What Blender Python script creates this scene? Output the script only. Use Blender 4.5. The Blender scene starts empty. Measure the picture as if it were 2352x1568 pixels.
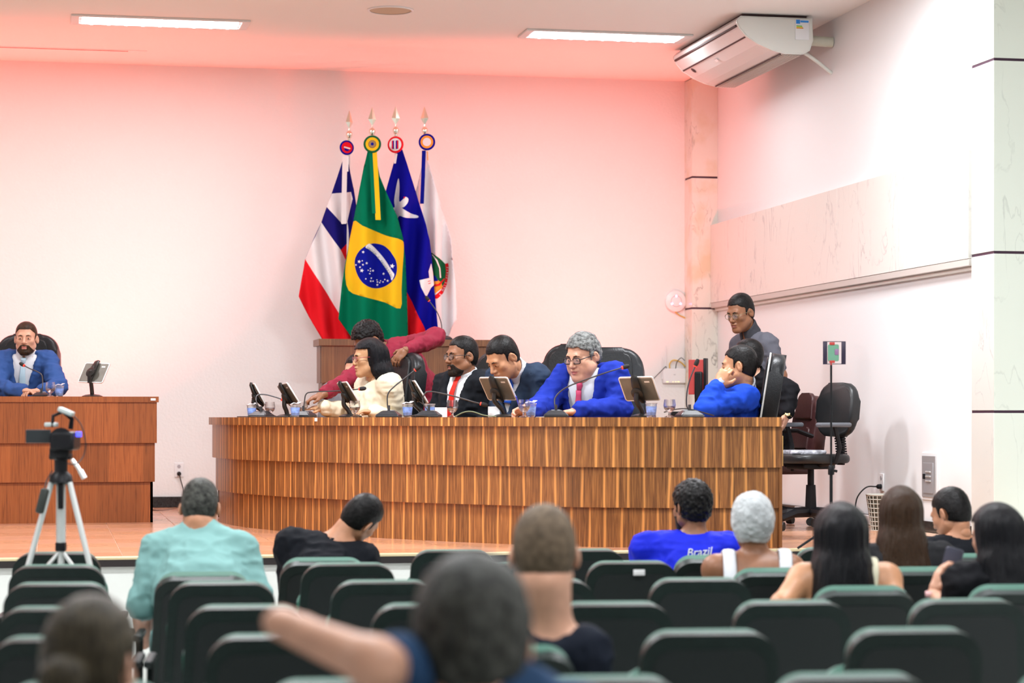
import bpy, bmesh, math, random
import numpy as np
from mathutils import Vector, Matrix
from mathutils import geometry as mgeo
random.seed(7)
SC = bpy.context.scene
COL = SC.collection

# ------------------------------------------------------------------ camera
FPX, CX, HY = 5200.0, 1176.0, 958.0          # focal length and horizon of the photograph in pixels
EYE = 1.57                                   # camera height above the hall floor
STAGE = 0.82                                 # stage floor above the hall floor
TH = math.radians(11.5); SN, CS = math.sin(TH), math.cos(TH)
cam_d = bpy.data.cameras.new('camera'); cam = bpy.data.objects.new('camera', cam_d); COL.objects.link(cam)
cam.location = (0, 0, EYE); cam.rotation_euler = (math.radians(90), 0, -TH)
cam_d.sensor_width = 22.3; cam_d.lens = FPX / 2352 * 22.3; cam_d.shift_y = (HY - 784) / 2352
cam_d.clip_start = .1; cam_d.clip_end = 100
cam_d.dof.use_dof = True; cam_d.dof.focus_distance = 15.0; cam_d.dof.aperture_fstop = 1.4
SC.camera = cam
# ------------------------------------------------------------------ world, exposure
w = bpy.data.worlds.new('world'); SC.world = w; w.use_nodes = True
w.node_tree.nodes['Background'].inputs[0].default_value = (.9, .95, 1, 1)
w.node_tree.nodes['Background'].inputs[1].default_value = .02
cy = SC.cycles; cy.max_bounces = 6; cy.diffuse_bounces = 3; cy.glossy_bounces = 2; cy.transmission_bounces = 6; cy.transparent_max_bounces = 6; cy.caustics_reflective = False; cy.caustics_refractive = False
SC.view_settings.view_transform = 'Standard'; SC.view_settings.look = 'None'
SC.view_settings.exposure = 0.32; SC.view_settings.gamma = 1.0; SC.view_settings.use_curve_mapping = False
LAMP_W = 95.0        # each ceiling luminaire over the hall
LAMP_STAGE_W = 40.0  # the dimmer ones over the back of the stage
LAMP_FRONT_W = 150.0 # those over the stage front
PAR_W = 300.0        # red uplighters behind the desks

# ------------------------------------------------------------------ pixel -> place
def room(xc, yc): return (CS*xc + SN*yc, -SN*xc + CS*yc)
def P(px, py, d):                            # a pixel and its distance along the view axis
    x, y = room((px-CX)/FPX*d, d); return Vector((x, y, EYE - (py-HY)/FPX*d))
def camdir(a, b, c=0): x, y = room(a, b); return Vector((x, y, c))   # (right, away, up) -> room axes
RT = camdir(1, 0); AW = camdir(0, 1); UP = Vector((0, 0, 1))

# ------------------------------------------------------------------ materials
def nodes(m): return m.node_tree.nodes, m.node_tree.links
def M(name, col, rough=.5, metal=0, var=0, vs=12, bump=0, bs=60, spec=.5, emit=None, es=1, trans=0, ior=1.45, alpha=1, sheen=0, coat=0, stretch=None):
    m = bpy.data.materials.new(name); m.use_nodes = True
    N, L = nodes(m); b = N['Principled BSDF']
    b.inputs['Base Color'].default_value = (*col, 1); b.inputs['Roughness'].default_value = rough
    b.inputs['Metallic'].default_value = metal; b.inputs['Specular IOR Level'].default_value = spec
    b.inputs['IOR'].default_value = ior; b.inputs['Transmission Weight'].default_value = trans
    b.inputs['Alpha'].default_value = alpha; b.inputs['Sheen Weight'].default_value = sheen
    b.inputs['Coat Weight'].default_value = coat
    if emit: m.cycles.emission_sampling = 'NONE'; b.inputs['Emission Color'].default_value = (*emit, 1); b.inputs['Emission Strength'].default_value = es
    if var or bump:
        tc = N.new('ShaderNodeTexCoord'); mp = N.new('ShaderNodeMapping'); L.new(tc.outputs['Object'], mp.inputs[0])
        if stretch: mp.inputs['Scale'].default_value = stretch
    if var:
        n = N.new('ShaderNodeTexNoise'); n.inputs['Scale'].default_value = vs; n.inputs['Detail'].default_value = 4
        L.new(mp.outputs[0], n.inputs['Vector'])
        mr = N.new('ShaderNodeMapRange'); mr.inputs['From Min'].default_value = .3; mr.inputs['From Max'].default_value = .7
        mr.inputs['To Min'].default_value = 1-var; mr.inputs['To Max'].default_value = 1+var
        L.new(n.outputs['Fac'], mr.inputs['Value'])
        hs = N.new('ShaderNodeHueSaturation'); hs.inputs['Color'].default_value = (*col, 1)
        L.new(mr.outputs[0], hs.inputs['Value']); L.new(hs.outputs[0], b.inputs['Base Color'])
    if bump:
        n2 = N.new('ShaderNodeTexNoise'); n2.inputs['Scale'].default_value = bs; n2.inputs['Detail'].default_value = 3
        L.new(mp.outputs[0], n2.inputs['Vector'])
        bp = N.new('ShaderNodeBump'); bp.inputs['Strength'].default_value = bump; bp.inputs['Distance'].default_value = .01
        L.new(n2.outputs['Fac'], bp.inputs['Height']); L.new(bp.outputs[0], b.inputs['Normal'])
    return m

def ramp(N, pts):
    r = N.new('ShaderNodeValToRGB'); e = r.color_ramp.elements
    while len(e) < len(pts): e.new(.5)
    for i, (p, c) in enumerate(pts): e[i].position = p; e[i].color = (*c, 1)
    return r

def veneer(name, dark, mid, light, cells=11.0, streak=.1, rough=.34):
    """striped wood veneer; UV is metres along and up the panel"""
    m = bpy.data.materials.new(name); m.use_nodes = True; N, L = nodes(m); b = N['Principled BSDF']
    b.inputs['Roughness'].default_value = rough
    uv = N.new('ShaderNodeUVMap'); sp = N.new('ShaderNodeSeparateXYZ'); L.new(uv.outputs[0], sp.inputs[0])
    mp = N.new('ShaderNodeMapping'); mp.inputs['Scale'].default_value = (4, .9, 1); L.new(uv.outputs[0], mp.inputs[0])
    dn = N.new('ShaderNodeTexNoise'); dn.inputs['Scale'].default_value = 1.6; L.new(mp.outputs[0], dn.inputs['Vector'])
    wob = N.new('ShaderNodeMath'); wob.operation = 'MULTIPLY_ADD'; wob.inputs[1].default_value = .035
    L.new(dn.outputs['Fac'], wob.inputs[0]); L.new(sp.outputs[0], wob.inputs[2])
    vor = N.new('ShaderNodeTexVoronoi'); vor.voronoi_dimensions = '1D'; vor.feature = 'DISTANCE_TO_EDGE'; vor.inputs['Scale'].default_value = cells
    L.new(wob.outputs[0], vor.inputs['W'])
    cell = N.new('ShaderNodeTexVoronoi'); cell.voronoi_dimensions = '1D'; cell.inputs['Scale'].default_value = cells
    L.new(wob.outputs[0], cell.inputs['W'])
    gm = N.new('ShaderNodeMapping'); gm.inputs['Scale'].default_value = (70, 2.2, 1); L.new(uv.outputs[0], gm.inputs[0])
    g = N.new('ShaderNodeTexNoise'); g.inputs['Scale'].default_value = 1.5; g.inputs['Detail'].default_value = 5; g.inputs['Distortion'].default_value = 1.2
    L.new(gm.outputs[0], g.inputs['Vector'])
    rg = ramp(N, [(.28, dark), (.5, mid), (.72, tuple(.55*a+.45*c for a, c in zip(mid, light)))]); L.new(g.outputs['Fac'], rg.inputs[0])
    rs = ramp(N, [(0, (1, 1, 1)), (streak*.55, (.8, .8, .8)), (streak, (0, 0, 0))]); L.new(vor.outputs['Distance'], rs.inputs[0])
    mx = N.new('ShaderNodeMixRGB'); L.new(rs.outputs[0], mx.inputs[0]); L.new(rg.outputs[0], mx.inputs[1]); mx.inputs[2].default_value = (*light, 1)
    hs = N.new('ShaderNodeHueSaturation'); L.new(mx.outputs[0], hs.inputs['Color'])
    mr = N.new('ShaderNodeMapRange'); mr.inputs['To Min'].default_value = .8; mr.inputs['To Max'].default_value = 1.2
    sc = N.new('ShaderNodeSeparateColor'); L.new(cell.outputs['Color'], sc.inputs[0]); L.new(sc.outputs[0], mr.inputs['Value']); L.new(mr.outputs[0], hs.inputs['Value'])
    L.new(hs.outputs[0], b.inputs['Base Color'])
    return m

def marble(name, base, vein, amount=.5, scale=1.4, stain=None):
    m = bpy.data.materials.new(name); m.use_nodes = True; N, L = nodes(m); b = N['Principled BSDF']
    b.inputs['Roughness'].default_value = .22
    tc = N.new('ShaderNodeTexCoord'); mp = N.new('ShaderNodeMapping'); mp.inputs['Rotation'].default_value = (.5, .5, .3)
    mp.inputs['Scale'].default_value = (2.2, 2.2, .8); L.new(tc.outputs['Object'], mp.inputs[0])
    n = N.new('ShaderNodeTexNoise'); n.inputs['Scale'].default_value = scale*2; n.inputs['Detail'].default_value = 8; n.inputs['Distortion'].default_value = .8
    L.new(mp.outputs[0], n.inputs['Vector'])
    r = ramp(N, [(.40, base), (.485, base), (.5, vein), (.515, base)]); L.new(n.outputs['Fac'], r.inputs[0])
    n2 = N.new('ShaderNodeTexNoise'); n2.inputs['Scale'].default_value = 1.7; n2.inputs['Detail'].default_value = 3; L.new(tc.outputs['Object'], n2.inputs['Vector'])
    r2 = ramp(N, [(.42, (0, 0, 0)), (.62, (amount, amount, amount))]); L.new(n2.outputs['Fac'], r2.inputs[0])
    mx = N.new('ShaderNodeMixRGB'); mx.inputs[1].default_value = (*base, 1); L.new(r2.outputs[0], mx.inputs[0]); L.new(r.outputs[0], mx.inputs[2])
    out = mx
    if stain:
        n3 = N.new('ShaderNodeTexNoise'); n3.inputs['Scale'].default_value = 3; n3.inputs['Detail'].default_value = 5; L.new(tc.outputs['Object'], n3.inputs['Vector'])
        r3 = ramp(N, [(.5, (0, 0, 0)), (.68, (.65, .65, .65))]); L.new(n3.outputs['Fac'], r3.inputs[0])
        mx2 = N.new('ShaderNodeMixRGB'); L.new(r3.outputs[0], mx2.inputs[0]); L.new(mx.outputs[0], mx2.inputs[1]); mx2.inputs[2].default_value = (*stain, 1); out = mx2
    L.new(out.outputs[0], b.inputs['Base Color'])
    return m

# ------------------------------------------------------------------ mesh building
def finish(me, name, mat, parent, smooth, origin=None):
    o = bpy.data.objects.new(name, me); COL.objects.link(o)
    for m in (mat if isinstance(mat, (list, tuple)) else [mat]): me.materials.append(m)
    if smooth:
        me.polygons.foreach_set('use_smooth', np.ones(len(me.polygons), bool))
        if smooth == 'auto':
            me.set_sharp_from_angle(angle=math.radians(38))
    if origin is not None: me.transform(Matrix.Translation(-Vector(origin)))
    if parent: o.parent = parent
    elif origin is not None: o.location = origin
    return o

class MB:
    def __init__(s): s.bm = bmesh.new(); s.uvl = None; s.mi = 0
    def _fix(s, faces):
        for f in faces: f.material_index = s.mi
    def box(s, c, size, bev=0, rot=None, seg=2):
        mx = Matrix.Translation(c) @ (rot.to_4x4() if rot else Matrix()) @ Matrix.Diagonal((*size, 1))
        t = bmesh.new(); bmesh.ops.create_cube(t, size=1, matrix=mx)
        if bev: bmesh.ops.bevel(t, geom=t.edges[:], offset=bev, segments=seg, affect='EDGES', profile=.5)
        s.merge(t); return s
    def merge(s, t):
        vm = {}
        for v in t.verts: vm[v] = s.bm.verts.new(v.co)
        for f in t.faces:
            try: nf = s.bm.faces.new([vm[v] for v in f.verts]); nf.material_index = s.mi
            except ValueError: pass
        t.free()
    def b2(s, lo, hi, bev=0):
        lo, hi = Vector(lo), Vector(hi); return s.box((lo+hi)/2, [abs(a) for a in hi-lo], bev)
    def tube(s, pts, r, n=10, cap=True, flat=1.0, ref=None):
        pts = [Vector(p) for p in pts]; k = len(pts); rs = r if isinstance(r, (list, tuple)) else [r]*k
        tang = [(pts[min(i+1, k-1)]-pts[max(i-1, 0)]).normalized() for i in range(k)]
        u = Vector(ref) if ref else (Vector((0, 0, 1)) if abs(tang[0].z) < .9 else Vector((1, 0, 0)))
        rings = []
        for i in range(k):
            u = (u - tang[i]*u.dot(tang[i])).normalized(); v = tang[i].cross(u)
            rings.append([s.bm.verts.new(pts[i] + rs[i]*(u*math.cos(a)*flat + v*math.sin(a))) for a in [2*math.pi*j/n for j in range(n)]])
        for i in range(k-1):
            for j in range(n): f = s.bm.faces.new([rings[i][j], rings[i][(j+1) % n], rings[i+1][(j+1) % n], rings[i+1][j]]); f.material_index = s.mi
        if cap: s._fix([s.bm.faces.new(rings[0][::-1]), s.bm.faces.new(rings[-1])])
        return s
    def lathe(s, prof, n=20, mx=None, cap=True):
        mx = mx or Matrix(); rings = []
        for r, z in prof: rings.append([s.bm.verts.new(mx @ Vector((r*math.cos(a), r*math.sin(a), z))) for a in [2*math.pi*j/n for j in range(n)]])
        for i in range(len(prof)-1):
            for j in range(n): f = s.bm.faces.new([rings[i][j], rings[i][(j+1) % n], rings[i+1][(j+1) % n], rings[i+1][j]]); f.material_index = s.mi
        if cap:
            if prof[0][0] > 1e-6: s._fix([s.bm.faces.new(rings[0][::-1])])
            if prof[-1][0] > 1e-6: s._fix([s.bm.faces.new(rings[-1])])
        return s
    def prism(s, poly, d, mx=None, o=0.0):       # polygon in local xy pulled from z=o to z=o+d
        mx = mx or Matrix(); a = [s.bm.verts.new(mx @ Vector((x, y, o))) for x, y in poly]; b = [s.bm.verts.new(mx @ Vector((x, y, o+d))) for x, y in poly]
        k = len(poly); s._fix([s.bm.faces.new(a[::-1]), s.bm.faces.new(b)])
        for i in range(k): s._fix([s.bm.faces.new([a[i], a[(i+1) % k], b[(i+1) % k], b[i]])])
        return s
    def build(s, name, mat, parent=None, smooth='auto', origin=None):
        bmesh.ops.recalc_face_normals(s.bm, faces=s.bm.faces[:])
        me = bpy.data.meshes.new(name); s.bm.to_mesh(me); s.bm.free()
        o = finish(me, name, mat, parent, smooth, origin)
        if smooth == 'auto':                       # large flat faces stay flat next to their rounded edges
            for p in me.polygons:
                if p.area > .004: p.use_smooth = False
        return o

def thing(name, label, cat, loc=(0, 0, 0), rz=0, group=None):
    o = bpy.data.objects.new(name, None); COL.objects.link(o); o.location = loc; o.rotation_euler = (0, 0, rz); o.empty_display_size = .1
    return tag(o, label, cat, group)
def tag(o, label, cat, group=None):
    o['label'] = label; o['category'] = cat
    if group: o['group'] = group
    return o
def struct(o): o['kind'] = 'structure'; return o
def dup(root, loc, rz, label=None, group=None):
    r = root.copy(); COL.objects.link(r); r.location = loc; r.rotation_euler = (0, 0, rz)
    if label: r['label'] = label
    if group: r['group'] = group
    for ch in list(root.children):
        c = ch.copy(); COL.objects.link(c); c.parent = r
        for g in list(ch.children):
            d = g.copy(); COL.objects.link(d); d.parent = c
    return r
def rotz(a): return Matrix.Rotation(a, 3, 'Z')
def smoothpath(pts, n=8):                        # Catmull-Rom through points
    pts = [Vector(p) for p in pts]; q = [pts[0]*2-pts[1]] + pts + [pts[-1]*2-pts[-2]]; out = []
    for i in range(1, len(q)-2):
        for j in range(n):
            t = j/n; a, b, c, d = q[i-1], q[i], q[i+1], q[i+2]
            out.append(.5*((2*b) + (c-a)*t + (2*a-5*b+4*c-d)*t*t + (3*b-a-3*c+d)*t**3))
    return out + [pts[-1]]
def resample(pts, step):
    L = [0]
    for a, b in zip(pts, pts[1:]): L.append(L[-1]+(b-a).length)
    n = max(2, int(L[-1]/step)); out = []; k = 0
    for i in range(n+1):
        t = L[-1]*i/n
        while k < len(L)-2 and L[k+1] < t: k += 1
        out.append(pts[k].lerp(pts[k+1], (t-L[k])/max(1e-9, L[k+1]-L[k])))
    return out
def arc(cx, cy, r, a0, a1, n): return [(cx+r*math.cos(math.radians(a0+(a1-a0)*i/n)), cy+r*math.sin(math.radians(a0+(a1-a0)*i/n))) for i in range(n+1)]
def rrect(w, h, r, n=5):
    return arc(w/2-r, h/2-r, r, 0, 90, n)+arc(-w/2+r, h/2-r, r, 90, 180, n)+arc(-w/2+r, -h/2+r, r, 180, 270, n)+arc(w/2-r, -h/2+r, r, 270, 360, n)
def text_mesh(txt, size):                        # vertices and faces of flat lettering
    cu = bpy.data.curves.new('t', 'FONT'); cu.body = txt; cu.size = size; cu.align_x = 'CENTER'; cu.resolution_u = 2
    o = bpy.data.objects.new('t', cu); COL.objects.link(o); dg = bpy.context.evaluated_depsgraph_get()
    me = o.evaluated_get(dg).to_mesh(); v = [tuple(x.co) for x in me.vertices]; f = [tuple(p.vertices) for p in me.polygons]
    o.evaluated_get(dg).to_mesh_clear(); bpy.data.objects.remove(o); bpy.data.curves.remove(cu)
    return v, f
# ================================================================== materials in use
m_wall = M('white_plaster', (.80, .79, .77), .7, bump=.25, bs=45)
m_wall_r = M('white_paint', (.80, .80, .80), .6)
m_ceil = M('ceiling_paint', (.90, .89, .86), .8)
m_tile = [M('stage_tile_%d' % i, c, .2, var=.07, vs=14) for i, c in enumerate([(.60, .29, .16), (.63, .31, .18), (.57, .27, .15), (.61, .30, .185)])]
m_grout = M('pale_grout', (.66, .43, .30), .5)
m_hall = M('hall_floor', (.70, .69, .66), .4)
m_brass = M('pale_gold_nosing', (.72, .60, .36), .4, metal=.3)
m_black = M('black_plastic', (.010, .010, .012), .4, spec=.25)
m_blackrub = M('black_rubber', (.015, .015, .015), .6)
m_white = M('white_plastic', (.8, .8, .8), .3)
m_offw = M('ivory_plastic', (.74, .76, .70), .35, var=.02, vs=6)
m_granite = M('black_granite', (.02, .02, .02), .15, var=.7, vs=90)
m_chrome = M('chrome', (.85, .85, .85), .08, metal=1)
m_alu = M('aluminium', (.72, .74, .73), .35, metal=.7)
m_steel = M('grey_steel', (.5, .5, .51), .4, metal=.6)
m_marb = marble('pale_marble', (.67, .66, .61), (.33, .32, .34), .55, 1.2)
m_marb_g = marble('greenish_marble', (.88, .93, .82), (.42, .45, .40), .5, 1.0)
m_marb_s = marble('stained_marble', (.72, .72, .64), (.10, .09, .08), .8, 1.6, stain=(.62, .52, .30))
m_joint = M('dark_joint', (.05, .02, .04), .5)
m_vmain = veneer('striped_veneer', (.115, .042, .013), (.25, .095, .028), (.72, .31, .085), 10.5, .10)
m_vleft = veneer('red_brown_veneer', (.17, .045, .012), (.30, .085, .022), (.36, .12, .035), 4.0, .004, .3)
m_vlect = veneer('lectern_veneer', (.10, .038, .014), (.165, .066, .025), (.23, .10, .038), 5, .02, .4)
m_topw = M('desk_top_wood', (.40, .17, .06), .3, var=.15, vs=20)
m_ply = M('ply_edge', (.62, .38, .12), .5, var=.1)

# ================================================================== luminaires
m_lampframe = M('luminaire_frame', (.75, .74, .72), .4)
m_led = M('led_glow', (1, 1, 1), .5, emit=(.93, .95, 1), es=9)
m_reflector = M('luminaire_reflector', (.85, .87, .9), .25, metal=.3)
def luminaire(x, y, label, n, seen=True, watts=None):
    t = thing('ceiling_light', label, 'ceiling light', (x, y, CEIL), 0, 'recessed ceiling luminaires')
    W, D = 1.30, .36
    mb = MB()
    for a, b in (((-W/2, -D/2), (W/2, -D/2+.03)), ((-W/2, D/2-.03), (W/2, D/2)), ((-W/2, -D/2+.03), (-W/2+.06, D/2-.03)), ((W/2-.06, -D/2+.03), (W/2, D/2-.03))):
        mb.b2((a[0], a[1], -.016), (b[0], b[1], 0), .004)
    mb.build('frame', m_lampframe, t)
    MB().b2((-W/2+.06, -D/2+.03, -.004), (W/2-.06, D/2-.03, -.001)).build('reflector', m_reflector, t)
    for yy in (-.085, .085):
        tb = MB().tube([(-W/2+.08, yy, -.014), (W/2-.08, yy, -.014)], .011, 8).build('led_tube', m_led, t)
        if seen:
            for i in range(9):
                MB().box((-W/2+.15+i*.125, yy, -.026), (.022, .016, .004), .001).build('diode', m_led, tb)
    ld = bpy.data.lights.new('luminaire_glow', 'AREA'); ld.shape = 'RECTANGLE'; ld.size = 1.15; ld.size_y = .28; ld.energy = watts or LAMP_W; ld.color = (.93, .96, 1.0)
    lo = bpy.data.objects.new('luminaire_glow', ld); COL.objects.link(lo); lo.location = (0, 0, -.035); lo.parent = t
    return t
CEIL = EYE + 2.927
WALLY, WALLX = 19.04, 5.64
luminaire(.79, 16.92, 'lit recessed strip luminaire in the ceiling above the red-brown desk', 0, True, LAMP_STAGE_W)
luminaire(4.16, 16.86, 'lit recessed strip luminaire in the ceiling beside the air conditioner', 1, True, LAMP_STAGE_W*.6)
for i, (x, y, wh) in enumerate([(-2.6, 16.9, 'at the far side of the stage'), (.8, 13.2, 'above the stage front before the red-brown desk'), (4.2, 13.2, 'above the front of the striped desk'), (.8, 9.4, 'above the second seat row by the aisle'), (4.2, 9.4, 'above the second seat row away from the aisle'),
                              (.8, 5.6, 'above the sixth seat row by the aisle'), (4.2, 5.6, 'above the sixth seat row away from the aisle'), (-2.6, 9.4, 'above the empty side of the hall'), (2.4, 1.6, 'above the rear of the hall')]):
    luminaire(x, y, 'lit recessed strip luminaire '+wh, 2+i, False, LAMP_STAGE_W if y > 15 else (LAMP_FRONT_W*(.85 if x > 3 else 1) if y > 12 else LAMP_W))

# red uplighters standing on the stage behind the desks
m_par = M('par_can_black', (.015, .015, .015), .4)
m_lens = M('red_lens', (.8, .1, .05), .2, emit=(1, .22, .12), es=4)
def uplighter(loc, aim, label, watts=PAR_W, ang=84):
    t = thing('led_uplighter', label, 'stage light', loc, 0, 'red led uplighters on the stage floor')
    d = (Vector(aim)-Vector(loc)).normalized(); q = d.to_track_quat('Z', 'Y').to_matrix().to_4x4(); c = Vector((0, 0, .17))
    MB().lathe([(.03, -.12), (.075, -.10), (.09, .0), (.095, .07), (.088, .075), (.085, .05), (.0, .045)], 20, Matrix.Translation(c) @ q, cap=False).build('housing', m_par, t)
    MB().lathe([(.084, .05), (.06, .056), (0, .058)], 20, Matrix.Translation(c) @ q).build('lens', m_lens, t)
    MB().tube([(-.11, 0, .17), (-.11, 0, .02), (.11, 0, .02), (.11, 0, .17)], .009, 8).b2((-.12, -.09, 0), (.12, .09, .02)).build('yoke', m_par, t)
    ld = bpy.data.lights.new('uplighter_beam', 'SPOT'); ld.energy = watts; ld.color = (1, .11, .075); ld.spot_size = math.radians(ang); ld.spot_blend = .9; ld.shadow_soft_size = .08
    lo = bpy.data.objects.new('uplighter_beam', ld); COL.objects.link(lo); lo.location = c + d*.09; lo.rotation_euler = d.to_track_quat('-Z', 'Y').to_euler(); lo.parent = t
uplighter((.42, 17.75, STAGE), (.3, 18.95, 3.85), 'red led uplighter on the floor behind the red-brown desk', PAR_W*.95, 92)
uplighter((-1.9, 17.9, STAGE), (-1.9, 19.0, 3.9), 'red led uplighter on the floor at the far end of the red-brown desk', PAR_W*.8, 90)
uplighter((4.55, 17.3, STAGE), (4.2, 18.9, 3.75), 'red led uplighter on the floor behind the striped desk', PAR_W*1.1)
uplighter((2.35, 17.5, STAGE), (2.7, 18.8, 4.1), 'red led uplighter on the floor behind the lectern', PAR_W*.45, 66)

# ================================================================== the room
def slab(name, lo, hi, mat, bev=0):
    return struct(MB().b2(lo, hi, bev).build(name, mat))
slab('floor', (-6, -4, -.1), (9.2, 12.15, 0), m_hall)
slab('ceiling', (-6, -4, CEIL), (9.2, 19.3, CEIL+.15), m_ceil)
slab('wall_back', (-6, WALLY, 0), (WALLX+.3, WALLY+.2, CEIL), m_wall)
slab('wall_left', (-6.2, -4, 0), (-6, 19.3, CEIL), m_wall_r)
slab('wall_right', (WALLX, 13.0, 0), (WALLX+.3, WALLY, CEIL), m_wall_r)
slab('wall_front', (-6, -4.2, 0), (9.2, -4, CEIL), m_wall_r)
slab('wall_hall_right', (9.2, -4, 0), (9.4, 13.3, CEIL), m_wall_r)
slab('wall_proscenium', (WALLX+.3, 12.98, 0), (9.2, 13.2, CEIL), m_wall_r)
slab('baseboard_back', (-6, WALLY-.025, STAGE), (WALLX-.24, WALLY, STAGE+.09), m_granite, .003)
slab('baseboard_right', (WALLX-.02, 13.3, STAGE), (WALLX, WALLY-.24, STAGE+.07), m_granite, .003)
# marble pillar in the far corner: four cut blocks with dark joints between
def pillar(name, x0, x1, y0, y1, zs, mat, mat2=None):
    t = bpy.data.objects.new(name, None); COL.objects.link(t); struct(t); t.location = (x0, y0, 0)
    for a, b in zip(zs, zs[1:]):
        o = MB().b2((0, 0, a+.008), (x1-x0, y1-y0, b-.008), .002).build('marble_block', mat, t)
        if mat2:
            o.data.materials.append(mat2)
            for p in o.data.polygons:
                if p.normal.y < -.5: p.material_index = 1
    for z in zs[1:-1]: MB().b2((.004, .004, z-.008), (x1-x0, y1-y0, z+.008)).build('joint', m_joint, t)
    return t
pillar('wall_pillar_corner', 5.41, WALLX, 18.81, WALLY, [STAGE, EYE-.17, EYE+.94, EYE+2.07, CEIL], m_marb_s)
pillar('wall_pillar_proscenium', WALLX-.045, 9.2, 12.86, 13.2, [0, .45, EYE+.034, EYE+1.0, EYE+2.17, CEIL], m_marb, m_marb_g)
# marble band along the right wall, two slabs, with a stepped lower moulding
bt = bpy.data.objects.new('trim_1', None); COL.objects.link(bt); struct(bt); bt.location = (WALLX, 13.2, EYE)
for a, b in ((13.2, 15.6), (15.6, 18.81)):
    MB().b2((-.065, a-13.2, .985), (0, b-13.2-.001, 1.657), .002).build('marble_slab', m_marb, bt)
MB().b2((-.062, 0, .94), (0, 5.6, .984), .003).build('moulding', M('grey_moulding', (.5, .47, .43), .4), bt)
MB().b2((-.03, 0, .915), (0, 5.6, .94), .003).build('moulding', m_offw, bt)
# stage: carcass, nosing, tiles
slab('stage_platform', (-6, 12.32, 0), (9.2, 19.1, STAGE-.02), M('riser_paint', (.74, .76, .72), .5, var=.02))
slab('trim_2', (-6, 12.285, STAGE-.012), (WALLX-.05, 12.33, STAGE+.004), m_brass, .004)
slab('trim_3', (-6, 12.29, STAGE-.05), (WALLX-.05, 12.335, STAGE-.0125), M('black_band', (.02, .015, .015), .5))
fl = slab('stage_floor', (-6, 12.33, STAGE-.02), (WALLX, WALLY, STAGE-.004), m_grout)
tm = {}
TS = .46
for iy in range(15):
    for ix in range(-4, 16):
        x, y = -1.0 + ix*TS, 12.335 + iy*TS
        if x+TS > WALLX or y > WALLY-.03: continue
        pxc = CX + FPX*(CS*(x+.2)-SN*(y+.2))/(SN*(x+.2)+CS*(y+.2))
        if pxc < -150 or pxc > 2300: continue
        if y > 13.9 and 1.9 < x < 4.1: continue           # under and behind the striped desk: out of sight
        if y > 16.9 and x < .3: continue
        k = (ix*7+iy*3) % 4
        h = min(TS, WALLY-.03-y)
        key = (k, round(h, 2))
        if key not in tm:
            o = MB().b2((.002, .002, -.004), (TS-.002, h-.002, 0), .0015).build('tile', m_tile[k], fl); tm[key] = o.data
        else:
            o = bpy.data.objects.new('tile', tm[key]); COL.objects.link(o); o.parent = fl
        o.location = (x, y, STAGE)
# ceiling slot of the roll-up screen, loudspeaker
st = thing('screen_slot', 'long thin red-lit slot recessed in the ceiling by the back wall', 'slot', (-1.1, 18.35, CEIL))
MB().b2((-1.6, -.05, -.006), (1.85, .05, 0), .002).build('cover', m_ceil, st)
MB().b2((-1.6, -.035, -.009), (1.7, -.025, -.005)).build('gap', M('slot_red_light', (.45, .10, .08), .6), st)  # red light along the slot is painted into this strip's colour
sp = thing('ceiling_speaker', 'round cream loudspeaker grille set in the ceiling', 'loudspeaker', (P(897, 22, 16.27).x, P(897, 22, 16.27).y, CEIL))
MB().lathe([(.168, 0), (.168, -.006), (.158, -.012), (.15, -.008)], 40, cap=False).build('rim', m_white, sp)
MB().lathe([(.15, -.006), (.08, -.010), (0, -.011)], 40).build('grille', M('cream_grille', (.62, .52, .38), .8, bump=.5, bs=250), sp)
# ================================================================== desks
def strip(path, off, z0, z1, thick, mat, parent, name, a=0.0, b=1.0, u0=0.0, origin=Vector()):
    """a board that follows the path, its outer face 'off' outside it; UV in metres"""
    k = len(path); i0, i1 = int(a*(k-1)), int(round(b*(k-1))); pts = []
    for i in range(i0, i1+1):
        t = (path[min(i+1, k-1)]-path[max(i-1, 0)]).normalized(); n = Vector((t.y, -t.x, 0)); pts.append((path[i], n))
    bm = bmesh.new(); uvl = bm.loops.layers.uv.new('UVMap'); L = u0; rows = []; us = []
    for j, (p, n) in enumerate(pts):
        if j: L += (p-pts[j-1][0]).length
        us.append(L); o = p+n*off-origin; q = p+n*(off-thick)-origin
        rows.append([bm.verts.new((*v.xy, z)) for v, z in ((o, z0), (o, z1), (q, z1), (q, z0))])
    vs = [z0, z1, z1+thick, z0-thick, z0]
    def face(vv, uu):
        f = bm.faces.new(vv)
        for l, c in zip(f.loops, uu): l[uvl].uv = c
    for j in range(len(rows)-1):
        A, B = rows[j], rows[j+1]
        for e in range(4):
            g = (e+1) % 4; face([A[e], B[e], B[g], A[g]], [(us[j], vs[e]), (us[j+1], vs[e]), (us[j+1], vs[e+1]), (us[j], vs[e+1])])
    for R, u in ((rows[0], us[0]), (rows[-1], us[-1])): face(R, [(u, z0), (u, z1), (u+thick, z1), (u+thick, z0)])
    bmesh.ops.recalc_face_normals(bm, faces=bm.faces[:])
    me = bpy.data.meshes.new(name); bm.to_mesh(me); bm.free()
    return finish(me, name, mat, parent, 'auto')
DTOP = STAGE + .75
DP = [(1.225, 16.95), (1.20, 16.6), (1.19, 16.27), (1.27, 15.6), (1.49, 14.92), (1.74, 14.40), (1.99, 13.97), (2.28, 13.56), (2.64, 13.13), (2.98, 12.80), (3.38, 12.60), (3.74, 12.50), (4.10, 12.44)]
dpath = resample(smoothpath([(x, y, 0) for x, y in DP], 8), .05)
O = Vector((2.4, 13.6, 0))
desk = thing('council_desk', 'long curved desk clad in striped light and dark wood veneer', 'desk', (O.x, O.y, STAGE))
OZ = Vector((O.x, O.y, 0))
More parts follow.
